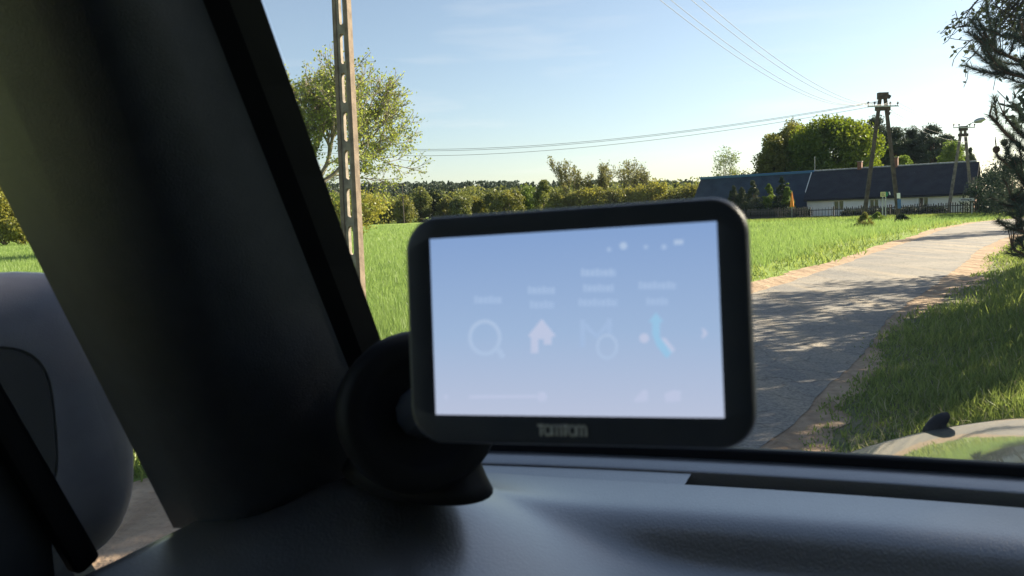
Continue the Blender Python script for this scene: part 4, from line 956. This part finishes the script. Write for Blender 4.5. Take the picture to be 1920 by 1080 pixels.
leaves('crown', T2[ti] + rp.normal(size=(n, 3)) * .04, .085, .05, rp.uniform(0, 1, n), M['bud_leaf'], tw, rp)
# trees along the right verge that shade the van and the road (mostly outside the frame)
for k, (x, y, H, Rr, n, lb) in enumerate([(7.2, 2.0, 8.5, 2.1, 130, 'bushy pine on the right verge beside the van'), (9.3, 5.6, 10, 2.4, 150, 'tall pine on the right verge ahead of the van'), (10.6, 11.4, 8.5, 2.3, 140, 'pine on the right verge shading the near road'),
                                          (12.9, 15.4, 9, 2.2, 85, 'pine on the right verge further up the road'), (6.0, -3.2, 8, 2.2, 70, 'pine on the right verge behind the van'), (14.8, 8.6, 11, 2.6, 70, 'second row pine on the right verge'), (16.4, 20.2, 8.5, 2.0, 45, 'second row pine further up the road'), (31, 41.5, 9.0, 2.0, 45, 'pine on the right verge half way to the bend')]):
    crown_tree('pine_tree', lb, 'tree', (x, y), H, Rr, 1.2, 'pine_needle', 'pine_bark', 210 + k, n, 120, .28, .3, rc=.75, shape='pine', flat=.6, limbs=50, tr=.16, group='pines along the right verge')

# ------------------------------------------------------------------ the van
YAW = R(26)
vf = Vector((math.sin(YAW), math.cos(YAW), 0)); vr = Vector((math.cos(YAW), -math.sin(YAW), 0)); vu = Vector((0, 0, 1))
def V(r, f, u): return EYE + vr * r + vf * f + vu * u
def toV(p): d = p - EYE; return d.dot(vr), d.dot(vf), d.z
van = empty('van', V(.35, .5, -2.0), 'parked van seen from its driver seat: dark pillar, dashboard, mirror and bonnet', 'van')
DZ = -.27
for nm, px, py in (('seal_top', 1660, 857), ('seal_bot', 1660, 880), ('slot_a', 1660, 905), ('slot_b', 1660, 925), ('band_end', 1660, 985), ('dark_end', 1660, 1035), ('bot', 1660, 1080), ('pill', 650, 920), ('corner', 310, 970)):
    print(nm, [round(t, 3) for t in toV(gnd(px, py, EYE.z + DZ))])
# A-pillar: swept cross-section
rowsP = []; ydef = [-260, -120, 0, 160, 330, 500, 660, 820, 990]
def lerp(a, b, t): return a + (b - a) * t
for y in ydef:
    t = y / 970.0; dep = lerp(.46, .70, t)
    xs = [lerp(-178, 315, t), lerp(-60, 370, t), lerp(60, 440, t), lerp(150, 490, t), lerp(215, 540, t), lerp(300, 660, t), lerp(380, 765, t)]
    dz = [.068, .024, .006, .0, .006, .038, .085]
    rowsP.append([at(x, y, dep + d) for x, d in zip(xs, dz)])
pil = MB().loft(rowsP).build('pillar_trim', M['trim'], van, True)
rows2 = []
for y in ydef:
    t = y / 970.0; dep = lerp(.46, .70, t)
    rows2.append([at(lerp(380, 765, t), y, dep + .087), at(lerp(430, 795, t), y, dep + .092), at(lerp(490, 831, t), y, dep + .11), at(lerp(480, 825, t), y, dep + .14), at(lerp(150, 600, t), y, dep + .17), at(lerp(-150, 330, t), y, dep + .12), at(lerp(-176, 316, t), y, dep + .070)])
MB().loft(rows2).build('pillar_seal', M['seal'], van)
# dashboard height field in car space
def corner_f(r):                     # dashboard shelf edge, curved in plan with the windscreen base
    return .817 - .145 * (r - .42) ** 2
def sig(x): return 1 / (1 + math.exp(-max(-40, min(40, x))))
def dash_z(r, f):
    g = corner_f(r) - f               # distance behind the shelf edge
    z = DZ - .004 - .045 * sig((g - .112) / .008)                        # step down towards the driver
    s_ = sig(-(r + .24) / .035)                                          # instrument hood on the driver's side
    z += s_ * .045 * sig((g - .112) / .008)
    z += .055 * math.exp(-((r + .39) / .11) ** 2 - ((f - .54) / .10) ** 2)
    z -= .25 * max(0, .36 - f) ** 1.2
    return z
def dash_piece(name, mat, r0, r1, nr, nf=90, lift=0.0):
    rows = []
    for j in range(nf):
        row = []
        for i in range(nr):
            r = r0 + (r1 - r0) * i / (nr - 1); fb = corner_f(r); f = .18 + (fb - .015 - .18) * j / (nf - 1)
            z = dash_z(r, f) + lift - (.006 if lift and i == nr - 1 else 0)
            e = max(0, -.575 - r) / .03; z -= .03 * e * e                   # rolled left edge
            row.append(V(r, f, z))
        rows.append(row)
    return MB().loft(rows).build(name, M[mat], van, True)
dash_piece('dashboard', 'dash', -.605, 1.35, 150)
# cowl shelf, defroster slot and glass seal along the windscreen base
def follow(r, off, u): return V(r, corner_f(r) - off, u)
MB().loft([[follow(r, .014, DZ - .04), follow(r, -.016, DZ - .04)] for r in np.linspace(-.19, 1.35, 30)]).build('slot_floor', M['seal'], van)
MB().loft([[follow(r, -.015, DZ - .042), follow(r, -.015, DZ - .002), follow(r, -.018, DZ), follow(r, -.058, DZ + .001)] for r in np.linspace(-.6, 1.35, 60)]).build('cowl_shelf', M['dash'], van, True)
MB().loft([[follow(r, .0155, DZ - .0045), follow(r, -.0145, DZ - .0025)] for r in np.linspace(-.6, -.185, 12)]).build('cowl_infill', M['dash'], van, True)
MB().loft([[follow(r, -.056, DZ - .03), follow(r, -.056, DZ + .009), follow(r, -.060, DZ + .0115), follow(r, -.072, DZ + .010), follow(r, -.072, DZ - .05)] for r in np.linspace(-.62, 1.4, 60)]).build('windscreen_seal', M['seal'], van, True)
# windscreen and side glass
rows = []
for k in range(12):
    t = k / 11; row = []
    for r in np.linspace(-.56, 1.38, 24):
        f0 = corner_f(r) + .066; p = V(r, f0, DZ + .002); q = V(.42 + (r - .42) * .88, .40 - .05 * ((r - .42) / .95) ** 2, .40); row.append(p.lerp(q, t) + (vf * .05 + vu * .03) * math.sin(math.pi * t))
    rows.append(row)
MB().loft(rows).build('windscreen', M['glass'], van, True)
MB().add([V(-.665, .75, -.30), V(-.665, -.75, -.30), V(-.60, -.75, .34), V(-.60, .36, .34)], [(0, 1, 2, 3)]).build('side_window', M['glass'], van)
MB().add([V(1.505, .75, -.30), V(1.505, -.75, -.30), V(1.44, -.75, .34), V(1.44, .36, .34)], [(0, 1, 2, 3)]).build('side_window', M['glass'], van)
# cabin shell
mb = MB(); mb.plate([V(-.62, .42, .36), V(1.46, .42, .36), V(1.46, -1.2, .40), V(-.62, -1.2, .40)], vu, .06); mb.build('roof_lining', M['lining'], van)
mb = MB(); mb.plate([V(-.70, -1.2, -1.5), V(1.54, -1.2, -1.5), V(1.50, -1.2, .40), V(-.66, -1.2, .40)], vf * -1, .05); mb.build('bulkhead', M['lining'], van)
for s, r in ((-1, -.66), (1, 1.50)):
    mb = MB(); mb.plate([V(r, .78, -1.5), V(r, -1.2, -1.5), V(r, -1.2, -.36), V(r, .78, -.40)], vr * s, .05); mb.build('door_panel', M['trim'], van)
    mb = MB(); mb.plate([V(r + (-s) * 0.0, -.35, -.305), V(r, -1.2, -.305), V(r - s * .05, -1.2, .38), V(r - s * .05, -.45, .38)], vr * s, .05); mb.build('door_pillar', M['trim'], van)
mb = MB(); mb.plate([V(-.65, .9, -1.5), V(1.5, .9, -1.5), V(1.5, -1.2, -1.5), V(-.65, -1.2, -1.5)], vu * -1, .05); mb.build('floor', M['lining'], van)
mb = MB(); mb.plate([V(-.63, .84, -1.5), V(1.48, .84, -1.5), V(1.48, .84, DZ - .06), V(-.63, .84, DZ - .06)], vf, .03); mb.build('firewall', M['seal'], van)
mb = MB(); mb.beam(V(1.40, .82, DZ), V(1.26, .38, .40), .10, .10); mb.build('pillar_trim', M['trim'], van)
for r in (.05, .95):                     # seat backs
    mb = MB(); mb.box(V(r, -.62, -.55), vr * .25, vf * .07 - vu * .02, vu * .42 - vf * .1); mb.build('seat_back', M['lining'], van, bevel=.05)
# window divider bar of the door, in the lower left corner
nd = vr
def onr(px, py, r): return onplane(px, py, EYE + vr * r, vr)
mb = MB(); a, b = onr(-170, 500, -.635), onr(160, 1060, -.635); mb.beam(a, b, .024, .02, side=vf); mb.build('window_divider', M['seal'], van, bevel=.006)
mb = MB(); mb.plate([onr(-300, 520, -.65), onr(-10, 800, -.65), onr(95, 1000, -.65), onr(120, 1250, -.65), onr(-300, 1250, -.65)], vr * -1, .02); mb.build('door_corner', M['trim'], van)
# exterior mirror
mc = at(-45, 805, .86)
mz = (EYE - mc); mz.z *= .4; mz.normalize(); mz = (mz + vr * -.25).normalized(); mx = vu.cross(mz).normalized() ; my = mz.cross(mx)
mirror = MB(); rows = []
def sup(a, w, h, e=.55):
    c, s = math.cos(a), math.sin(a); return math.copysign(abs(c) ** e, c) * w, math.copysign(abs(s) ** e, s) * h
prof = [(-.075, .35), (-.07, .6), (-.05, .82), (-.02, .94), (.0, 1.0), (.012, .99), (.026, .95), (.040, .87), (.050, .74), (.055, .62), (.056, .55), (.0555, .53)]
for d, k in prof:
    rows.append([mc + mz * d + mx * (sup(a, .152, .170)[0] * k) + my * (sup(a, .152, .170)[1] * k) for a in np.linspace(0, 2 * math.pi, 49)[:-1]])
mh = MB().loft(rows, True, False)
mh.add(rows[0], [tuple(range(48))])
mir = mh.build('mirror_housing', M['mirror_plastic'], van, True)
mb = MB(); mb.add([mc + mz * .0562 + mx * (sup(a, .152, .170)[0] * .512) + my * (sup(a, .152, .170)[1] * .512) for a in np.linspace(0, 2 * math.pi, 49)[:-1]], [tuple(range(48))]); mb.build('mirror_dark_inset', M['mirror_dark_inset'], mir)
mb = MB(); mb.beam(mc - mz * .01 + mx * .0 - my * .05, V(-.70, .50, -.46), .06, .05); mb.build('mirror_arm', M['seal'], mir)
# bonnet
def bon_u(r, f):
    u = -.300 - .475 * (r - .42) ** 2 - .165 * (f - 1.0) - 1.1 * max(0, f - 1.85) ** 2
    return u - 2.2 * max(0, -.18 - r) ** 1.6
rows = [[V(r, f, bon_u(r, f)) for r in np.linspace(-.55, 1.4, 70)] for f in np.linspace(1.02, 2.25, 60)]
MB().loft(rows).build('bonnet', M['paint'], van, True)
# small black fin on the bonnet
def pF(px, py): return at(px, py, 1.72)
fin2 = [(1728, 812), (1732, 802), (1741, 790), (1753, 779), (1766, 773.5), (1776, 772.5), (1780, 776), (1776, 783), (1771, 790), (1772, 797), (1776, 803), (1778, 806)]
c = sum((pF(*p) for p in fin2), Vector()) / len(fin2); rows = []
for d, k in ((-.014, .55), (-.010, .85), (0, 1.0), (.010, .85), (.014, .55)):
    rows.append([c + (pF(*p) - c) * k + Vector((0, 1, 0)) * d + Vector((0, 0, -.012)) * (1 - k) for p in fin2])
MB().loft(rows, True, True).build('bonnet_fin', M['seal'], van, True)
# speaker pod at the dash corner
pc = at(790, 772, .60); pz = (EYE - pc).normalized(); pz = (pz + vr * .1).normalized(); pxv = vu.cross(pz).normalized(); pyv = pz.cross(pxv)
rows = []
for d, r in ((-.07, .066), (-.02, .064), (.0, .060), (.004, .054), (.004, .044), (.001, .040), (-.004, .034), (-.006, .02), (-.006, .001)):
    rows.append([pc + pz * d + pxv * r * math.cos(a) + pyv * r * math.sin(a) for a in np.linspace(0, 2 * math.pi, 41)[:-1]])
pod = MB().loft(rows, True).build('speaker_pod', M['seal'], van, True)
rows = []
for t, cx, cy, rx, rd in ((0, 776, 896, .086, .046), (.15, 776, 874, .080, .043), (.35, 776, 846, .074, .040), (.6, 776, 808, .069, .035), (.85, 776, 768, .062, .030), (1, 776, 738, .05, .024)):
    c = at(cx, cy, .662); rows.append([c + vr * rx * math.cos(a) * .95 + vf * (rd * math.sin(a) - .02 * math.cos(a)) for a in np.linspace(0, 2 * math.pi, 33)[:-1]])
MB().loft(rows, True, True).build('pod_skirt', M['seal'], pod, True)

# ------------------------------------------------------------------ navigation device
TL, TR, BR, BL = at(768, 414, .358), at(1410, 366, .312), at(1413, 843, .312), at(758, 826, .358)
ctr = (TL + TR + BR + BL) / 4
du = ((TR - TL) + (BR - BL)) / 2; dv = ((TL - BL) + (TR - BR)) / 2
W_, H_ = du.length, dv.length; du.normalize(); dv = (dv - du * dv.dot(du)).normalized(); dn = du.cross(dv)
if dn.dot(EYE - ctr) < 0: dn = -dn
print('device', W_, H_)
gps = empty('navigation_device', ctr - dv * H_ / 2, 'black car navigation device with bright pale blue screen on the dashboard corner', 'navigation device')
def dl(u, v, d=0.0): return ctr + du * u + dv * v + dn * d
def rrect(w, h, r, n=8):
    out = []
    for cx, cy, a0 in ((w / 2 - r, h / 2 - r, 0), (-w / 2 + r, h / 2 - r, 90), (-w / 2 + r, -h / 2 + r, 180), (w / 2 - r, -h / 2 + r, 270)):
        for k in range(n + 1): a = R(a0 + 90 * k / n); out.append((cx + r * math.cos(a), cy + r * math.sin(a)))
    return out
def bulge(p): return p[0], p[1] + math.copysign(.0022 * (1 - (2 * p[0] / W_) ** 2), p[1])
def sring(k, d, r=.014): return [dl(*bulge(p), d) for p in rrect(W_ - k, H_ - k, r)]
def screen_uv(px, py): p = onplane(px, py, ctr, dn) - ctr; return p.dot(du), p.dot(dv)
sc4 = [screen_uv(812, 449), screen_uv(1352, 412), screen_uv(1350, 785), screen_uv(806, 778)]
su0, su1 = (sc4[0][0] + sc4[3][0]) / 2, (sc4[1][0] + sc4[2][0]) / 2; sv1, sv0 = (sc4[0][1] + sc4[1][1]) / 2, (sc4[2][1] + sc4[3][1]) / 2
print('screen', su0, su1, sv0, sv1)
rows = [sring(.016, -.024, .010), sring(.004, -.020, .013), sring(.0, -.012), sring(.0, -.003), sring(.0015, -.0008), sring(.004, 0)]
outer = rows[-1]; n = len(outer)
# front frame with a rectangular opening
inn = []
for p in rrect(W_ - .004, H_ - .004, .014):
    a = min(max(p[0] * 1.05, su0), su1); b = min(max(p[1] * 1.2, sv0), sv1); inn.append((a, b))
mb = MB().loft(rows + [[dl(a, b, 0) for a, b in inn], [dl(a, b, -.0022) for a, b in inn]], True)
mb.add(rows[0], [tuple(range(n))])
body = mb.build('casing', M['device'], gps, False)
md = body.modifiers.new('normals', 'WEIGHTED_NORMAL'); 
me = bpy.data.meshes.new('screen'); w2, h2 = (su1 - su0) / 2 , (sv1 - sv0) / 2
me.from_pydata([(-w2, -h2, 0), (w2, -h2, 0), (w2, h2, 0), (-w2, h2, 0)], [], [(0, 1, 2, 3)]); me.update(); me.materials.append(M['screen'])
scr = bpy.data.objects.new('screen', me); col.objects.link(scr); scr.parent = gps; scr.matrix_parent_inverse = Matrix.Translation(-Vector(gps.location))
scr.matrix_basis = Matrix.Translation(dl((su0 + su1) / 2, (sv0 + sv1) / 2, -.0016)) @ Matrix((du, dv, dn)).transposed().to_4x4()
smat = scr.matrix_basis.copy()
def icon(name, polys, mat, lift=.0003):
    """polys in photo pixels -> flat plates on the screen"""
    mb = MB()
    for poly in polys:
        pts = [smat.inverted() @ onplane(x, y, dl(0, 0, -.0016), dn) for x, y in poly]; pts = [Vector((p.x, p.y, 0.00004)) for p in pts]
        mb.plate(pts, Vector((0, 0, 1)), lift)
    me = bpy.data.meshes.new(name); me.from_pydata(mb.v, [], mb.f); me.update(); me.materials.append(M[mat])
    o = bpy.data.objects.new(name, me); col.objects.link(o); o.parent = scr
    return o
def ringp(cx, cy, rx, ry, w, n=28):
    out = []
    for k in range(n):
        a, b = 2 * math.pi * k / n, 2 * math.pi * (k + 1) / n
        out.append([(cx + rx * math.cos(t) * s, cy + ry * math.sin(t) * s) for t, s in ((a, 1), (b, 1), (b, 1 - w), (a, 1 - w))])
    return out
def disc(cx, cy, r, n=14): return [(cx + r * math.cos(2 * math.pi * k / n), cy + r * math.sin(2 * math.pi * k / n)) for k in range(n)]
icon('magnifier_icon', ringp(909, 633, 31, 34, .2) + [[(931, 658), (938, 653), (947, 668), (940, 673)]], 'icon_pale')
icon('house_icon', [[(1016, 598), (1042, 630), (1034, 632), (1034, 646), (1020, 646), (1020, 636), (1009, 636), (1009, 662), (996, 662), (996, 632), (990, 630)]], 'icon_white')
icon('map_icon', [[(1088, 600), (1096, 600), (1096, 650), (1088, 650)], [(1098, 606), (1118, 628), (1136, 606), (1136, 616), (1118, 634), (1098, 616)], [(1138, 598), (1146, 598), (1146, 625), (1138, 625)]], 'icon_faint')
icon('map_ring_icon', ringp(1138, 650, 20, 24, .2), 'icon_pale')
icon('route_icon', [[(1230, 586), (1244, 604), (1237, 604), (1237, 632), (1262, 660), (1250, 672), (1231, 648), (1223, 626), (1223, 604), (1216, 604)]], 'icon_cyan')
icon('route_dots_icon', [disc(1208, 634, 9), [(1240, 634), (1248, 634), (1266, 656), (1258, 664)]], 'icon_white')
icon('next_icon', [[(1316, 616), (1320, 616), (1327, 625), (1319, 634), (1315, 632), (1319, 625)]], 'icon_white')
def words(name, spans):
    pol = []
    for (x0, x1, y) in spans:
        x = x0; k = 0
        while x < x1: w = 5 + (k * 7 % 4); pol.append([(x, y - 6 - (2 if k % 3 == 0 else 0)), (min(x + w, x1), y - 6 - (2 if k % 3 == 0 else 0)), (min(x + w, x1), y + 6), (x, y + 6)]); x += w + 2.2; k += 1
    icon(name, pol, 'icon_faint')
words('caption', [(890, 940, 563)]); words('caption', [(990, 1042, 545), (994, 1038, 572)]); words('caption', [(1090, 1154, 512), (1094, 1150, 541), (1085, 1157, 568)]); words('caption', [(1198, 1268, 536), (1212, 1252, 566)])
icon('status_icon', [disc(1169, 461, 7)], 'icon_pale'); icon('status_icon', [disc(1142, 468, 4)], 'icon_faint'); icon('status_icon', [disc(1211, 463, 4)], 'icon_faint'); icon('status_icon', [disc(1245, 463, 5)], 'icon_faint'); icon('status_icon', [[(1264, 450), (1281, 449), (1281, 458), (1264, 459)]], 'icon_pale')
icon('volume_slider', [[(880, 742), (1005, 741), (1005, 746), (880, 747)], disc(1016, 744, 9)], 'icon_white'); icon('speaker_icon', [[(832, 743), (838, 739), (838, 750)]], 'icon_white')
icon('voice_icon', [[(1188, 750), (1205, 732), (1214, 732), (1214, 752), (1192, 754)]], 'icon_white'); icon('camera_icon', [[(1246, 738), (1262, 732), (1276, 734), (1276, 752), (1248, 754)]], 'icon_white')
# lettering on the lower frame
def stroke(mb, pts, w):
    for a, b in zip(pts[:-1], pts[1:]):
        a, b = Vector((*a, 0)), Vector((*b, 0)); t = (b - a).normalized(); q = Vector((-t.y, t.x, 0)) * w / 2; a = a - t * w * .3; b = b + t * w * .3
        mb.plate([dl(p.x, p.y, .0001) for p in (a - q, b - q, b + q, a + q)], dn, .0003)
lu0, lv0 = screen_uv(1010, 815); lu1, lv1 = screen_uv(1103, 799)
lh = .0042; lw = (lu1 - lu0) / 6.0; lv = (lv0 + lv1) / 2 - lh / 2; u = lu0; arcs = lambda cx, cy, rx, ry, a0, a1, n=8: [(cx + rx * math.cos(R(a0 + (a1 - a0) * k / n)), cy + ry * math.sin(R(a0 + (a1 - a0) * k / n))) for k in range(n + 1)]
mb = MB()
for ch, wd in zip('TOMTOM', (.75, .95, 1.25, .75, .95, 1.25)):
    w = lw * wd * 1.0; g_ = w * .86; sw = .0009
    if ch == 'T': stroke(mb, [(u, lv + lh), (u + g_, lv + lh)], sw); stroke(mb, [(u + g_ / 2, lv + lh), (u + g_ / 2, lv)], sw)
    if ch == 'O': stroke(mb, arcs(u + g_ / 2, lv + lh / 2, g_ / 2, lh / 2, 0, 360, 14), sw)
    if ch == 'M':
        stroke(mb, [(u, lv), (u, lv + lh)], sw)
        for k in (0, 1): stroke(mb, arcs(u + g_ * (.25 + .5 * k), lv + lh * .62, g_ * .25, lh * .38, 180, 0) + [(u + g_ * (.5 + .5 * k), lv)], sw)
    u += w
mb.build('lettering', M['logo'], body)
# mount arm behind the casing
ba = dl(-.03, -.005, -.024); 
mb = MB(); mb.tube([ba, ba.lerp(pc, .4), pc + pz * .004], [.016, .011, .02], 12); mb.build('mount_arm', M['device'], gps, True)
mb = MB(); mb.tube([dl(-.03, -.005, -.0235), dl(-.03, -.005, -.034)], [.028, .022], 20); mb.build('mount_disc', M['device'], gps, True)
